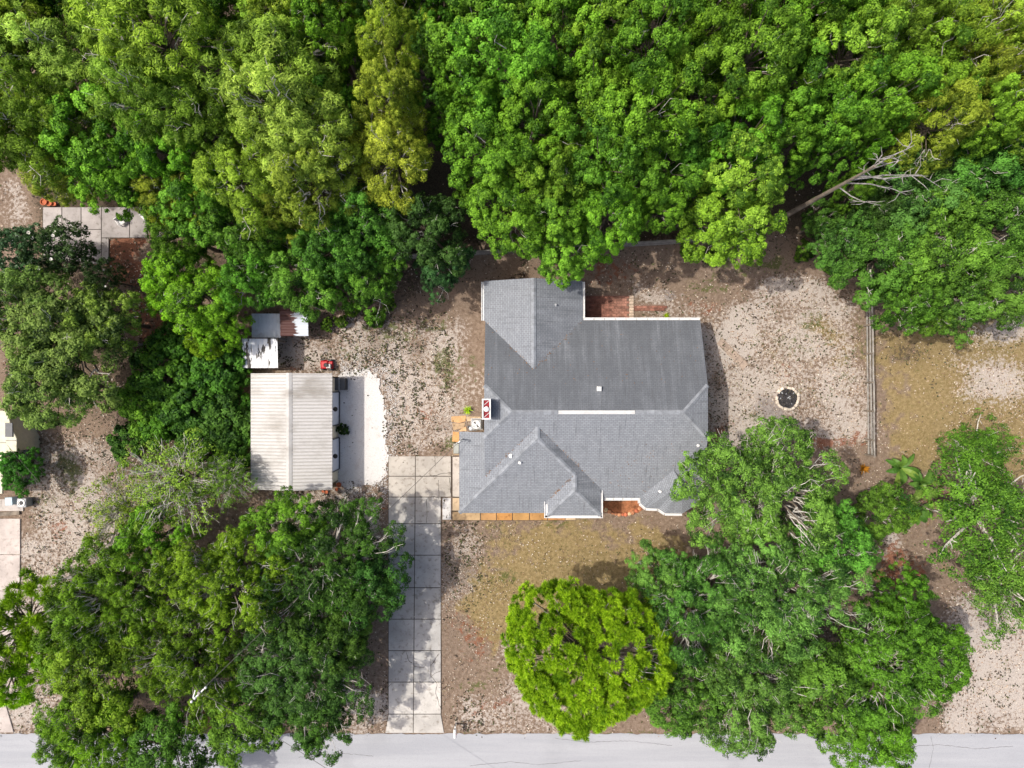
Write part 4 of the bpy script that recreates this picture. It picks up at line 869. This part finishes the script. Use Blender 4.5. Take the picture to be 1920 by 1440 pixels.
def twig_mesh(seed, C, lrs, zc, per=3, rad=.03, reach=1.15, frac=.6, m='palebark', start=.35):
    r = random.Random(seed); mb = MB(); ctr_ = Vector((0, 0, zc - .3))
    for c, lr in zip(C, lrs):
        if r.random() > frac: continue
        c = Vector(c); o_ = (c - ctr_); b0 = ctr_ + o_ * (1 - start); 
        for k in range(per):
            d = Vector((r.gauss(0, 1), r.gauss(0, 1), r.gauss(.5, .7))).normalized() * .8 + o_.normalized() * .7; e = c + d.normalized() * lr * r.uniform(.8, reach)
            J = lambda k_: Vector((r.uniform(-k_, k_), r.uniform(-k_, k_), r.uniform(-k_ * .5, k_ * .7))) * lr
            mid = b0.lerp(e, .45) + J(.45); m0 = b0.lerp(mid, .5) + J(.28); m2 = mid.lerp(e, .5) + J(.3)
            mb.tube([b0, m0, mid, m2, e], [rad * 1.5, rad * 1.2, rad, rad * .7, rad * .35], 4, cap=False)
            for q in range(2):
                f = mid.lerp(e, r.uniform(.1, .8)); g2 = f + Vector((r.gauss(0, 1), r.gauss(0, 1), r.gauss(.2, .6))).normalized() * lr * r.uniform(.25, .5); mb.tube([f, f.lerp(g2, .5) + Vector((0, 0, .04)), g2], [rad * .55, rad * .4, rad * .2], 3, cap=False)
    return mesh_of(mb, 'branches', M[m])

PROTO = {}
def proto(kind, i, Rref, Href, crown_me, trunk_me, twig_me=None): PROTO[(kind, i)] = (Rref, Href, crown_me, trunk_me, twig_me)
for i in range(4):                                                          # tall broadleaf wood trees
    me, C, lr = crown('crown', 100 + i, 3.2, 4.6, 10.4, 40, 14, 62, .90, .35, .175, .11, M['broad'], -.6, .5, 1.1, .95, .3, (.66, 1.08)); proto('broad', i, 3.6, 15.5, me, trunk_mesh(i, 10.4, 4.6, .2, C), twig_mesh(i, C, lr, 10.4, 1, .022, 1.3, .3))
for i in range(4):                                                          # feathery yellow-green trees with pale twigs
    me, C, lr = crown('crown', 200 + i, 3.3, 4.6, 10.6, 46, 12, 60, .95, .40, .25, .062, M['feather'], -.6, .35, 1.25, .8, .32, (.64, 1.08)); proto('feather', i, 3.7, 15.5, me, trunk_mesh(20 + i, 10.6, 4.6, .19, C), twig_mesh(20 + i, C, lr, 10.6, 2, .030, 1.45, .6, 'whitebark'))
for i in range(4):                                                          # spreading live oaks
    me, C, lr = crown('crown', 300 + i, 6.2, 3.0, 6.7, 104, 15, 60, 1.12, .39, .155, .09, M['oak'], -.1, .6, 1.1, .95, .32, (.5, 1.06)); proto('oak', i, 6.9, 10.2, me, trunk_mesh(40 + i, 6.7, 3.0, .38, C, .5, .3, .7), twig_mesh(40 + i, C, lr, 6.2, 3, .030, 1.4, .9, 'whitebark'))
for i in range(3):                                                          # medium round trees
    me, C, lr = crown('crown', 400 + i, 3.1, 2.4, 5.6, 40, 14, 58, .88, .35, .155, .09, M['oak'], -.35, .55, 1.1, .95, .3, (.6, 1.06)); proto('round', i, 3.5, 8.4, me, trunk_mesh(60 + i, 5.6, 2.4, .2, C, .55, .4, .4), twig_mesh(60 + i, C, lr, 5.4, 2, .026, 1.4, .5, 'whitebark'))
for i in range(2):                                                          # leafy understorey and shrubs
    me, C, lr = crown('crown', 500 + i, 1.8, 1.3, 1.5, 30, 12, 30, .55, .30, .21, .13, M['shrub'], -.3, .6); proto('shrub', i, 2.05, 3.0, me, trunk_mesh(80 + i, 1.5, 1.3, .08, C, .6, .4, .2))
for i in range(1):                                                          # pine with dense needle tufts
    me, C, lr = crown('crown', 600, 4.6, 3.0, 7.4, 620, 6, 46, .38, .10, .30, .045, M['pine'], -.22, .6, 1.0, inner=.30, rf=(.88, 1.03), needles=True); proto('pine', i, 5.0, 10.6, me, trunk_mesh(90, 7.4, 3.0, .26, C, .12, .4, .3), twig_mesh(90, C, lr, 7.2, 1, .022, 1.1, .12))
    me, C, lr = crown('crown', 601, 3.4, 2.2, 6.4, 46, 8, 46, .5, .08, .42, .05, M['pine'], -.2, .4, 1.2, inner=.2, rf=(.35, 1.04), needles=True); proto('opine', 0, 3.8, 9.0, me, trunk_mesh(91, 6.4, 2.2, .2, C, .4, .4, .3), twig_mesh(91, C, lr, 6.2, 1, .035, .95, .9, 'bark', .8))
me, C, lr = crown('crown', 700, 2.9, 2.6, 5.0, 40, 12, 22, .85, .36, .26, .12, M['magnolia'], -.4, .5, 1.1, .5, .3); MAGC = C; proto('magnolia', 0, 3.3, 8.0, me, trunk_mesh(95, 5.0, 2.6, .16, C, .5, .4, .3))
for i in range(2):                                                          # thin crowned trees, bare pale branches
    me, C, lr = crown('crown', 800 + i, 4.6, 2.3, 5.0, 70, 8, 16, 1.1, .40, .18, .10, M['feather'], -.15, .4, 1.3, .6, .3, (.35, 1.05)); proto('sparse', i, 5.2, 7.6, me, trunk_mesh(97 + i, 5.0, 2.3, .22, C, .8, .3, .8), twig_mesh(97 + i, C, lr, 4.8, 4, .026, 1.5, .95, 'whitebark', .38))
    me, C, lr = crown('crown', 810 + i, 5.0, 2.2, 5.2, 70, 11, 26, 1.05, .45, .19, .11, M['shrub'], -.05, .5, 1.2, .6, .2, (.35, 1.05)); proto('openoak', i, 5.7, 7.8, me, trunk_mesh(70 + i, 5.2, 2.2, .3, C, .9, .3, 1.0), twig_mesh(70 + i, C, lr, 5.0, 1, .085, 1.1, .45, 'whitebark', .8))

trng = random.Random(11); CNT = {}
def tree(kind, px, py, rpx, h, label, group, tint=(1, 1, 1), name=None, cat='tree', jit=.17):
    vs_ = [k for k in PROTO if k[0] == kind]; CNT[kind] = CNT.get(kind, -1) + 1; key = vs_[CNT[kind] % len(vs_)]
    Rr, Hr, cm, tm, wm = PROTO[key]; zc = h * .70; p = at(px, py, zc); r_ = rpx * S * (H - zc) / H
    root = empty(name or 'tree', V(p.x, p.y, 0), label, cat, group, trng.uniform(0, 6.28)); s_ = r_ / Rr; root.scale = (s_ * trng.uniform(.94, 1.08), s_ * trng.uniform(.94, 1.08), h / Hr)
    j = [1 + trng.uniform(-jit, jit) for _ in range(3)]; k = 1 + trng.uniform(-jit, jit)
    for nm, me in (('trunk', tm), ('crown', cm), ('branches', wm)):
        if me is None: continue
        o = bpy.data.objects.new(nm, me); COL.objects.link(o); o.parent = root
        if nm == 'branches': tag(o, kind='stuff')
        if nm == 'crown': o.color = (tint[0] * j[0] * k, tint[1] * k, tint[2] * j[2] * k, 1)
    return root
G_ = 'trees of the wood behind the house'
LB = {'g': ('broad', 'tall bright green broadleaf tree packed in the wood behind the house', (1, 1, 1)),
      'l': ('broad', 'tall pale lime green broadleaf tree in the wood behind the house', (1.18, 1.06, 1.15)),
      'y': ('feather', 'tall feathery yellow green tree with pale twigs in the wood', (1, 1, 1)),
      'o': ('feather', 'tall feathery olive green tree at the neighbouring end of the wood', (.88, .92, .8)),
      'k': ('feather', 'tall feathery tree in the wood yellowest of all in leaf', (1.38, 1.12, 1.0)),
      'm': ('feather', 'tall feathery light green tree with soft pale foliage in the wood', (.95, 1.10, 1.4)),
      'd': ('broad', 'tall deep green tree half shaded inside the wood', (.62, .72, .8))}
CUSTOM = {(1062, 470): 'lime green broadleaf tree overhanging the rear gable of the house', (1365, 420): 'lime green broadleaf tree hanging over the back fence beside the sandy yard', (742, 85): 'brightest yellow feathery tree in the whole wood',
          (735, 290): 'yellowing feathery tree above the very dark grey green tree', (945, 390): 'bright green broadleaf tree beside the very dark grey green tree', (1140, 400): 'bright green broadleaf tree overhanging the fence above the brick patio', (225, 325): 'bright green broadleaf tree hanging over the concrete patio',
          (115, 312): 'feathery yellow green tree hanging over the terracotta pots', (1625, 265): 'bright green broadleaf tree behind the bare dead tree'}
FOREST = [(20, 40, 100, 15, 'o'), (130, 120, 105, 15, 'm'), (50, 230, 100, 15, 'y'), (40, 130, 80, 14, 'o'), (300, 80, 115, 17, 'y'), (300, 200, 85, 16, 'y'), (190, 260, 90, 14, 'g'), (115, 312, 70, 12, 'y'), (225, 325, 72, 12, 'g'),
          (420, 60, 70, 13, 'd'), (420, 250, 90, 15, 'o'), (520, 130, 110, 17, 'm'), (560, 230, 105, 17, 'm'), (470, 330, 90, 14, 'y'), (390, 380, 75, 12, 'g'), (620, 60, 80, 15, 'g'), (690, 60, 60, 13, 'd'), (742, 85, 78, 17, 'k'), (735, 190, 70, 16, 'y'), (735, 290, 75, 15, 'k'),
          (600, 320, 90, 15, 'y'), (330, 300, 70, 13, 'g'), (330, 375, 62, 11, 'y'), (540, 30, 80, 15, 'y'), (215, 40, 80, 14, 'm'), (130, 230, 70, 13, 'o'), (540, 400, 60, 11, 'y'), (640, 210, 60, 13, 'd'), (250, 150, 60, 12, 'd'), (840, 230, 50, 12, 'd'),
          (880, 70, 90, 16, 'g'), (960, 140, 90, 17, 'g'), (1050, 80, 90, 16, 'g'), (1130, 30, 85, 16, 'g'), (1220, 90, 88, 17, 'g'), (890, 190, 75, 15, 'g'), (1000, 235, 85, 16, 'g'), (1100, 190, 85, 16, 'g'), (1195, 220, 85, 17, 'g'), (920, 300, 80, 15, 'g'),
          (1025, 325, 78, 15, 'g'), (1125, 310, 82, 15, 'g'), (1225, 320, 78, 15, 'g'), (945, 390, 80, 14, 'g'), (1045, 400, 75, 13, 'g'), (1140, 400, 72, 13, 'g'), (1062, 470, 55, 11, 'l'), (960, 20, 75, 15, 'd'), (810, 20, 60, 14, 'd'), (810, 130, 55, 14, 'd'), (1235, 390, 50, 12, 'g'),
          (1320, 60, 90, 17, 'g'), (1300, 170, 85, 17, 'g'), (1400, 110, 90, 17, 'g'), (1480, 40, 80, 16, 'g'), (1480, 170, 85, 16, 'g'), (1590, 100, 80, 17, 'l'), (1690, 50, 80, 17, 'y'), (1570, 20, 70, 15, 'g'), (1640, 200, 82, 17, 'l'), (1720, 150, 80, 17, 'l'), (1790, 90, 80, 17, 'y'), (1870, 140, 75, 16, 'y'), (1880, 30, 75, 16, 'o'),
          (1390, 260, 85, 16, 'g'), (1385, 340, 85, 15, 'l'), (1365, 420, 75, 13, 'l'), (1300, 290, 60, 14, 'd'), (1470, 265, 70, 15, 'l'), (1560, 210, 70, 15, 'g'), (1625, 265, 50, 14, 'g'), (1760, 230, 80, 16, 'y'), (1850, 220, 75, 16, 'l'), (1310, 385, 50, 11, 'd'), (1530, 300, 44, 11, 'd'), (1600, 352, 40, 10, 'd')]
for (px, py, rp, h, k) in FOREST:
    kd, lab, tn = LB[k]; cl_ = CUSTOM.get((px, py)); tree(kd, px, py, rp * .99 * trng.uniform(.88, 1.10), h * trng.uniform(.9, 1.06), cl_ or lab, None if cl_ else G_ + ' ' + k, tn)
for i in range(24):                                                        # the wood goes on beyond the top of the frame
    k = trng.choice('ggyld'); kd, lab, tn = LB[k]; tree(kd, -60 + i * 90, -70 + trng.uniform(-20, 20), 95, 16, lab, G_ + ' ' + k, tn)
for (px, py) in ((-70, 60), (-70, 230), (1990, 80), (1990, 200)): tree('feather', px, py, 95, 15, LB['o'][1], G_ + ' o', LB['o'][2])
GR = 'dense round trees east of the wood'
for (px, py, rp, h, tn) in ((1885, 290, 80, 10, (.75, 1.0, .95)), (1800, 320, 90, 10, (.7, .95, .85)), (1705, 370, 85, 9.5, (.7, .85, .9)), (1580, 462, 62, 7.5, (.75, .9, .7)), (1655, 480, 85, 9, (.9, 1.0, .7)), (1760, 460, 95, 10, (.75, .92, .65)), (1870, 430, 90, 10, (.75, .95, .7)),
                            (1905, 530, 80, 9, (.95, 1.1, .7)), (1805, 555, 65, 8, (.9, 1.05, .7)), (1700, 560, 68, 8, (1, 1.05, .6)), (1745, 595, 38, 6, (1, 1.1, .6)), (1990, 380, 90, 10, (.8, 1, .9)), (1635, 398, 52, 8.5, (.5, .62, .55)), (1540, 415, 38, 6, (.45, .55, .5))):
    tree('round', px, py, rp, h, 'dense dark green round tree where the wood meets the east field', GR, tn)
GM = 'dark trees between the wood and the workshop'
for (px, py, rp, h, tn) in ((680, 430, 80, 10, (.75, .95, .6)), (620, 470, 80, 10, (.8, .95, .6)), (555, 515, 75, 9, (.8, .95, .55)), (700, 510, 65, 8, (.8, .95, .6)), (475, 440, 80, 10, (.85, .95, .5)), (480, 512, 70, 9, (.85, 1, .5)), (612, 545, 45, 7, (.85, 1, .55)), (340, 440, 60, 9, (.7, .8, .4))):
    tree('round', px, py, rp, h, 'dark glossy green round tree between the wood and the metal sheds', GM, tn)
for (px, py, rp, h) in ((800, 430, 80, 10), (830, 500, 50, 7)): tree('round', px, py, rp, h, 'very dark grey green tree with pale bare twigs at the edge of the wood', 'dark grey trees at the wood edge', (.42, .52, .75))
for (px, py, rp, h) in ((375, 550, 80, 8), (325, 530, 60, 7.5), (415, 612, 46, 6.5), (385, 640, 36, 5.5)): tree('round', px, py, rp, h, 'vivid light green tree leaning over the dark red leaf strip', 'vivid green trees by the sheds', (1.5, 1.5, .4))
for (px, py, rp, h) in ((130, 640, 115, 10), (55, 580, 85, 9), (95, 725, 90, 9), (195, 600, 70, 9)): tree('round', px, py, rp, h, 'grey green mossy oak beside the neighbouring concrete patio', 'mossy oaks beside the patio', (1.25, 1.10, 1.15))
for (px, py, rp, h) in ((35, 480, 62, 7), (108, 468, 52, 7), (192, 522, 32, 6)):
    t_ = tree('magnolia', px, py, rp, h, 'dark glossy magnolia with white flowers over the neighbouring patio', 'magnolias over the patio')
    r = random.Random(px); mb = MB()
    for k in range(9):
        c = MAGC[r.randrange(len(MAGC))]; c = Vector(c) * 1.0 + Vector((0, 0, .9)); fm = MB(); fm.lathe(c, [(.02, 0), (.16, .06), (.20, .14), (.12, .10), (.03, .06)], 7); fo = obj('flower', fm, M['petal'], t_, world_=False)
for i, (px, py, rp, h, tn) in enumerate(((300, 705, 62, 4, (1, 1, 1)), (255, 755, 48, 3.2, (1.2, 1.25, 1)), (350, 770, 60, 3.6, (.7, .75, .8)), (415, 790, 55, 3, (.55, .65, .8)), (235, 830, 34, 2.4, (.7, .8, 1)), (400, 680, 55, 3.6, (.6, .75, .7)), (440, 840, 40, 2.6, (.7, .85, .8)), (370, 830, 50, 3, (.6, .7, .7)), (445, 700, 26, 2, (.6, .8, .7)), (300, 800, 40, 3, (.8, .85, .7)), (450, 770, 30, 1.8, (.6, .85, .7)), (330, 640, 45, 4, (.6, .7, .6)))):
    tree('shrub', px, py, rp, h, 'leafy overgrown shrub in the thicket west of the workshop', 'shrubs west of the workshop', tn, 'shrub', 'shrub')
tree('sparse', 330, 900, 120, 7.5, 'thin crowned tree with many bare pale branches leaning over the workshop roof', None, (.95, 1, 1.1)); tree('sparse', 235, 960, 85, 6.5, 'thin yellow green tree with bare twigs in the open yard west of the workshop', None, (1.05, 1.05, 1.1)); tree('sparse', 425, 895, 62, 6.5, 'slender bare twigged tree touching the corner of the workshop roof', None, (.9, 1, .9))
GS = 'oaks between the workshop and the road'
for (px, py, rp, h, tn, lab) in ((615, 1075, 142, 8.5, (.52, .66, .5), 'deep green oak overhanging the concrete driveway'), (560, 1255, 140, 8.5, (.66, .70, .6), 'dull olive oak reaching over the road edge beside the driveway'), (420, 1090, 120, 9.5, (1.2, 1.15, .42), 'bright green oak south of the thin bare twigged trees'),
                                 (220, 1110, 120, 9.5, (1.2, 1.15, .42), 'bright green oak beside the open pine near the neighbouring drive'), (360, 1230, 120, 9.5, (1.2, 1.15, .42), 'mid green oak in front of the utility pole'), (190, 1250, 100, 9, (1.2, 1.15, .42), 'mid green oak beside the neighbouring drive apron'),
                                 (170, 1370, 115, 8.5, (1.2, 1.15, .42), 'bright green oak leaning out over the road'), (310, 1410, 95, 8, (.75, 1, .55), 'dark leaved oak at the road edge beyond the utility pole'), (285, 1010, 66, 8, (1.15, 1.15, .45), 'bright green crown beside the thin yellow green tree'), (150, 1175, 80, 8.5, (1.1, 1.1, .45), 'green crown between the open pine and the bright oaks'), (590, 1335, 62, 7.5, (.66, .72, .55), 'dull olive crown at the road edge nearest the driveway mouth'), (460, 1340, 80, 8, (.75, .85, .5), 'dull green crown over the road edge near the utility pole'), (690, 1095, 72, 7.5, (.5, .64, .5), 'deep green crown hanging out over the driveway slabs'), (625, 1190, 75, 8.5, (.6, .7, .55), 'dull green crown between the two darkest oaks by the driveway'), (530, 990, 70, 8.5, (1.0, 1.2, .5), 'vivid green tree just south of the workshop')):
    tree('oak' if rp > 100 else 'round', px, py, rp, h, lab, None, tn)
tree('opine', 45, 1170, 118, 9, 'open pine with loose needle tufts over the neighbouring drive', None, (.85, .95, .8)); tree('opine', 25, 1260, 90, 8.5, 'smaller open pine with yellow green tufts beside the neighbouring drive', None, (1.05, 1, .8))
tree('round', 36, 880, 38, 4.2, 'small round dark green tree against the neighbouring house', None, (.55, .95, .45))
pn_ = tree('pine', 1100, 1226, 142, 10.5, 'rounded bright yellow green pine on the front lawn by the road', None, (1.1, 1.08, 1), jit=0); pn_.rotation_euler = (0, 0, 1.1); pn_.scale.y *= 1.16; pn_.scale.x *= 1.0; pn_.rotation_euler.z = 0.15
for (px, py, rp, h, tn, lab) in ((1420, 920, 150, 10, (1.0, 1.1, .85), 'big spreading oak beside the south east corner of the house'), (1310, 1130, 120, 9.5, (.95, 1.05, .85), 'spreading oak between the pine and the largest oak'), (1460, 1120, 150, 10.5, (1.15, 1.12, 1.1), 'largest spreading oak with pale limbs on the front lawn'),
                                 (1400, 1285, 148, 9.5, (.95, 1.05, .95), 'spreading oak overhanging the road east of the pine'), (1650, 1250, 120, 9, (.72, .98, .45), 'dark green oak at the edge of the dry lot by the road'), (1740, 1230, 85, 8, (.8, 1.05, .4), 'outermost dark green oak beside the dry leaf strewn lot'), (1640, 1370, 80, 8, (.75, 1.0, .4), 'lowest dark green oak reaching over the road'),
                                 (1545, 1280, 95, 9, (.9, 1.1, .7), 'oak crown filling the gap between the road oak and the dark green oaks'), (1275, 1310, 78, 8.5, (.85, 1.05, .8), 'small oak crown tucked behind the pine by the road'), (1240, 1080, 60, 8, (.8, 1.0, .9), 'small oak crown at the corner of the dry front lawn'), (1560, 1010, 80, 9, (.85, 1.1, .8), 'oak crown beside the bare orange soil'), (1690, 1130, 60, 7, (.65, .95, .4), 'low dark oak just south of the bare orange soil')):
    tree('oak' if rp > 100 else 'round', px, py, rp, h, lab, None, tn)
tree('round', 1650, 960, 58, 6, 'small green tree between the banana plants and the big oak', None, (.9, 1.05, .7))
tree('openoak', 1840, 960, 130, 8, 'open crowned oak with thick bare white limbs in the east field', None, (1.25, 1.2, 1.2)); tree('openoak', 1880, 1090, 95, 7.5, 'pale leaved open oak south of the white limbed oak', None, (1.3, 1.15, 1.5)); tree('openoak', 1830, 850, 75, 6.5, 'low green open oak nearest the dry east field', None, (1.05, 1.1, .9))

# dead tree in the wood
r = random.Random(5); b = at(1452, 416); dt = empty('dead_tree', V(b.x, b.y, 0), 'tall dead bare tree with a leaning grey trunk at the edge of the wood', 'tree')
t_ = at(1640, 312, 14.5); mb = MB(); mb.tube([V(b.x, b.y, -.2), V(b.x, b.y, 0).lerp(t_, .5) + V(.1, .05, 0), t_], [.24, .16, .07], 8); obj('trunk', mb, M['wood'], dt)
for k, (px, py, z_, f0) in enumerate(((1715, 272, 15.5, .97), (1692, 300, 14.6, .90), (1668, 345, 12.5, .82), (1740, 330, 12.5, .88), (1655, 290, 15, .93), (1765, 352, 11.5, .80), (1652, 385, 10.5, .70), (1700, 365, 11.5, .76))):
    e = at(px, py, z_); s0 = V(b.x, b.y, 0).lerp(t_, f0); mb = MB(); jt = lambda q: V(r.uniform(-q, q), r.uniform(-q, q), r.uniform(-q * .4, q))
    L = (e - s0).length; p1 = s0.lerp(e, .33) + jt(L * .12); p2 = s0.lerp(e, .66) + jt(L * .12); mb.tube([s0, p1, p2, e], [.06, .045, .032, .012], 5)
    for q in range(4):
        f = (p1 if q % 2 else p2).lerp(e, r.uniform(.0, .6)); g2 = f + jt(1.1); mb.tube([f, f.lerp(g2, .5) + jt(.2), g2], [.032, .024, .01], 4)
    obj('limb', mb, M['greybark'], dt)
# banana plants: every leaf its own piece
def banana(px, py, n, seed, label):
    c = at(px, py); o = empty('banana_plant', V(c.x, c.y, 0), label, 'plant'); r = random.Random(seed)
    mb = MB(); mb.tube([(0, 0, -.1), (0, 0, 1.1)], [.12, .08], 8); obj('stem', mb, M['shrub'], o, world_=False)
    for i in range(n):
        a = 6.283 * i / n + r.uniform(-.3, .3); L = r.uniform(1.0, 1.7); w = r.uniform(.22, .34); rise = r.uniform(.3, .9); pts = []; mb = MB()
        for k in range(6):
            t = k / 5; rr = .08 + L * t; zz = 1.0 + rise * math.sin(t * 2.2) - .35 * t * t; ww = w * math.sin(math.pi * min(.97, .06 + t * .94)) ** .6
            d = V(math.cos(a), math.sin(a), 0); s_ = V(-d.y, d.x, 0); pts.append([d * rr + s_ * ww + V(0, 0, zz + .08), d * rr + V(0, 0, zz), d * rr - s_ * ww + V(0, 0, zz + .08)])
        for k in range(5):
            A, B = pts[k], pts[k + 1]; mb.add([A[0], A[1], A[2], B[0], B[1], B[2]], [(0, 1, 4, 3), (1, 2, 5, 4)])
        lf = obj('leaf', mb, M['banana'], o, world_=False); at2 = lf.data.attributes.new('tint', 'FLOAT', 'FACE'); at2.data.foreach_set('value', np.full(len(lf.data.polygons), r.uniform(.1, .6), 'f'))
        k = r.random(); lf.color = (1, 1, 1, 1) if k < .7 else (2.0, 1.5, 1.6, 1)
banana(1675, 875, 9, 1, 'banana plant with broad leaves at the end of the rail fence'); banana(1712, 905, 10, 2, 'banana plant with partly yellowed leaves beside the bare tree limbs'); banana(1700, 955, 8, 3, 'banana plant deepest under the small tree')
# small plants
def rosette(px, py, n, L, m, col, label, seed, rise=.5, name='yucca'):
    c = at(px, py); o = empty(name, V(c.x, c.y, 0), label, 'plant'); r = random.Random(seed)
    for i in range(n):
        a = r.uniform(0, 6.283); l = L * r.uniform(.6, 1.1); e = r.uniform(.15, 1.3); d = V(math.cos(a) * math.cos(e), math.sin(a) * math.cos(e), math.sin(e)); s_ = V(-math.sin(a), math.cos(a), 0) * L * .07; mb = MB(); b0 = V(0, 0, .1)
        mid = b0 + d * l * .6; tip = b0 + d * l - V(0, 0, l * .12); mb.add([b0 - s_, b0 + s_, mid + s_ * .8, mid - s_ * .8, tip], [(0, 1, 2, 3), (3, 2, 4)]); lf = obj('leaf', mb, M[m], o, world_=False, color=col)
        a2 = lf.data.attributes.new('tint', 'FLOAT', 'FACE'); a2.data.foreach_set('value', np.full(2, r.uniform(.3, 1), 'f'))
rosette(877, 769, 46, .52, 'pine', (1.5, 1.35, 2.0, 1), 'spiky yellow green rosette plant west of the chimney', 1)
rosette(1248, 592, 30, .38, 'pine', (1.3, 1.1, 1, 1), 'low yellow green plant against the back gutter line near the brick path', 2, name='garden_plant')
rosette(1617, 878, 70, .62, 'pine', (1.5, .40, 1.0, 1), 'dried rust orange rosette plant at the end of the rail fence', 3, name='dead_plant')
tree('shrub', 641, 805, 11, .9, 'small dark bush growing against the workshop wall between the roller doors', None, (.3, .32, .4), 'bush', 'bush')
for i, (px, py, rp) in enumerate(((660, 580, 14), (705, 598, 16), (640, 602, 12), (730, 570, 12), (690, 555, 16), (612, 610, 12), (1290, 470, 14), (1330, 478, 16), (1560, 500, 14), (1510, 470, 18))):
    tree('shrub', px, py, rp, 1.0, 'low weed clump on the bare soil in front of the wood', 'weed clumps in front of the wood', (.8, .8, .7), 'weed_clump', 'weeds')

# ------------------------------------------------------------------ leaf litter and grass (uncountable)
def scatter(name, n, seed, weight, pal, L, Wd, zlo, zhi, tilt, m):
    rng = np.random.RandomState(seed); X = rng.uniform(-60, 1980, n); Y = rng.uniform(340, 1400, n); z = zones(X, Y); w = weight(X, Y, z)
    road = (Y > 1374); house_ = ((X > 852) & (X < 1305) & (Y > 530) & (Y < 962)) & ~((X > 1085) & (Y < 598)) ; dv = (X > 727) & (X < 829) & (Y > 855); dv |= (X > 727) & (X < 850) & (Y > 855) & (Y < 932); pad = (X > 638) & (X < 716) & (Y > 712) & (Y < 900); wsx = (X > 475) & (X < 634) & (Y > 700) & (Y < 915); wlk = (X > 845) & (X < 1082) & (Y > 855) & (Y < 977); nb = (X > 80) & (X < 275) & (Y > 388) & (Y < 446); nb |= (X < 40) & (Y > 930) & (Y < 1180)
    w = w * np.where(road, .003 + .5 * np.exp(-(Y - 1374).clip(0) / 3.0), 1) * np.where(house_ | wsx | wlk, 0, 1) * np.where(dv, .010 + .30 * np.exp(-np.minimum(np.abs(X - 727), np.abs(X - 829)) / 1.6) + .18 * np.exp(-np.abs(X - 777) / .8), 1) * np.where(pad, .03, 1) * np.where(nb, .05, 1); w = w * np.where((X > 1094) & (X < 1180) & (Y > 552) & (Y < 600), .08, 1)
    k = rng.rand(n) < w; X = X[k]; Y = Y[k]; n = len(X); P = np.stack([(X - 960) * S, -(Y - 720) * S, rng.uniform(zlo, zhi, n)], 1)
    Nn = unit(np.array([0, 0, 1]) + sphere(rng, n) * tilt); me = leaf_mesh(name, P, Nn, L * rng.uniform(.6, 1.4, n), Wd * rng.uniform(.6, 1.4, n), rng.rand(n), m, rng)
    pal = np.array(pal); c = pal[rng.randint(0, len(pal), n)] * rng.uniform(.75, 1.25, (n, 1)); a = me.attributes.new('col', 'FLOAT_COLOR', 'FACE'); a.data.foreach_set('color', np.concatenate([c, np.ones((n, 1))], 1).astype('f').ravel())
    o = bpy.data.objects.new(name, me); COL.objects.link(o); tag(o, kind='stuff'); return o
def wl_(X, Y, z): 
    cl = vnoise(X, Y, 1 / 16, 31); s_, g_, gr, r_, d_, gy = z
    return np.clip((.25 + .9 * s_ + .5 * g_ * (X > 1780) + .35 * r_) * np.clip((cl - .35) * 3, .1, 1), 0, 1) * np.where(Y < 440, .25, 1)
lt = scatter('leaf_litter', 190000, 41, wl_, [(.50, .42, .33), (.42, .32, .24), (.30, .20, .13), (.20, .12, .08), (.10, .07, .05), (.56, .50, .42)], .125, .075, .0, .04, .5, M['litter']); tag(lt, 'dry fallen leaves scattered over the bare soil', 'leaves')
def wd_(X, Y, z):
    cl = vnoise(X, Y, 1 / 12, 33); s_, g_, gr, r_, d_, gy = z
    return np.clip((1.0 * s_ * ((X < 905) & (X > 520)) + .42 * s_ + .5 * d_) * np.clip((cl - .42) * 3.6, 0, 1), 0, 1) * np.where(Y < 440, .2, 1)
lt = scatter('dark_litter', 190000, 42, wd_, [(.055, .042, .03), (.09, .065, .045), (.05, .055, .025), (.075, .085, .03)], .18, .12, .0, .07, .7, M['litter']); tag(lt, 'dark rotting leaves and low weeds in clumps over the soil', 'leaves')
def wg_(X, Y, z):
    cl = vnoise(X, Y, 1 / 20, 35); s_, g_, gr, r_, d_, gy = z
    return np.clip((.9 * g_ + .9 * gr) * np.clip((cl - .2) * 2, .2, 1), 0, 1) * np.where(Y < 445, .1, 1)
lt = scatter('grass', 230000, 43, wg_, [(.30, .235, .105), (.24, .19, .075), (.36, .29, .15), (.16, .15, .05), (.12, .14, .035), (.40, .33, .19)], .15, .035, .02, .07, 1.2, M['blades']); tag(lt, 'dry tan and olive grass on the lawn and the field', 'grass')

def wp_(X, Y, z):
    cx = (X - 682) / 52; cy = (Y - 805) / 112; d = np.maximum(np.abs(cx), np.abs(cy)); return np.where((d > .75) & (X > 638), np.exp(-((d - 1.0) / .20) ** 2), 0) * np.clip((vnoise(X, Y, 1 / 9, 37) - .25) * 2.2, 0, 1)
lt = scatter('gravel_scatter', 900000, 44, wp_, [(.58, .56, .54), (.50, .47, .45), (.44, .40, .37)], .09, .08, .02, .05, .5, M['litter']); tag(lt, 'loose white gravel strewn around the edge of the pad', 'gravel')
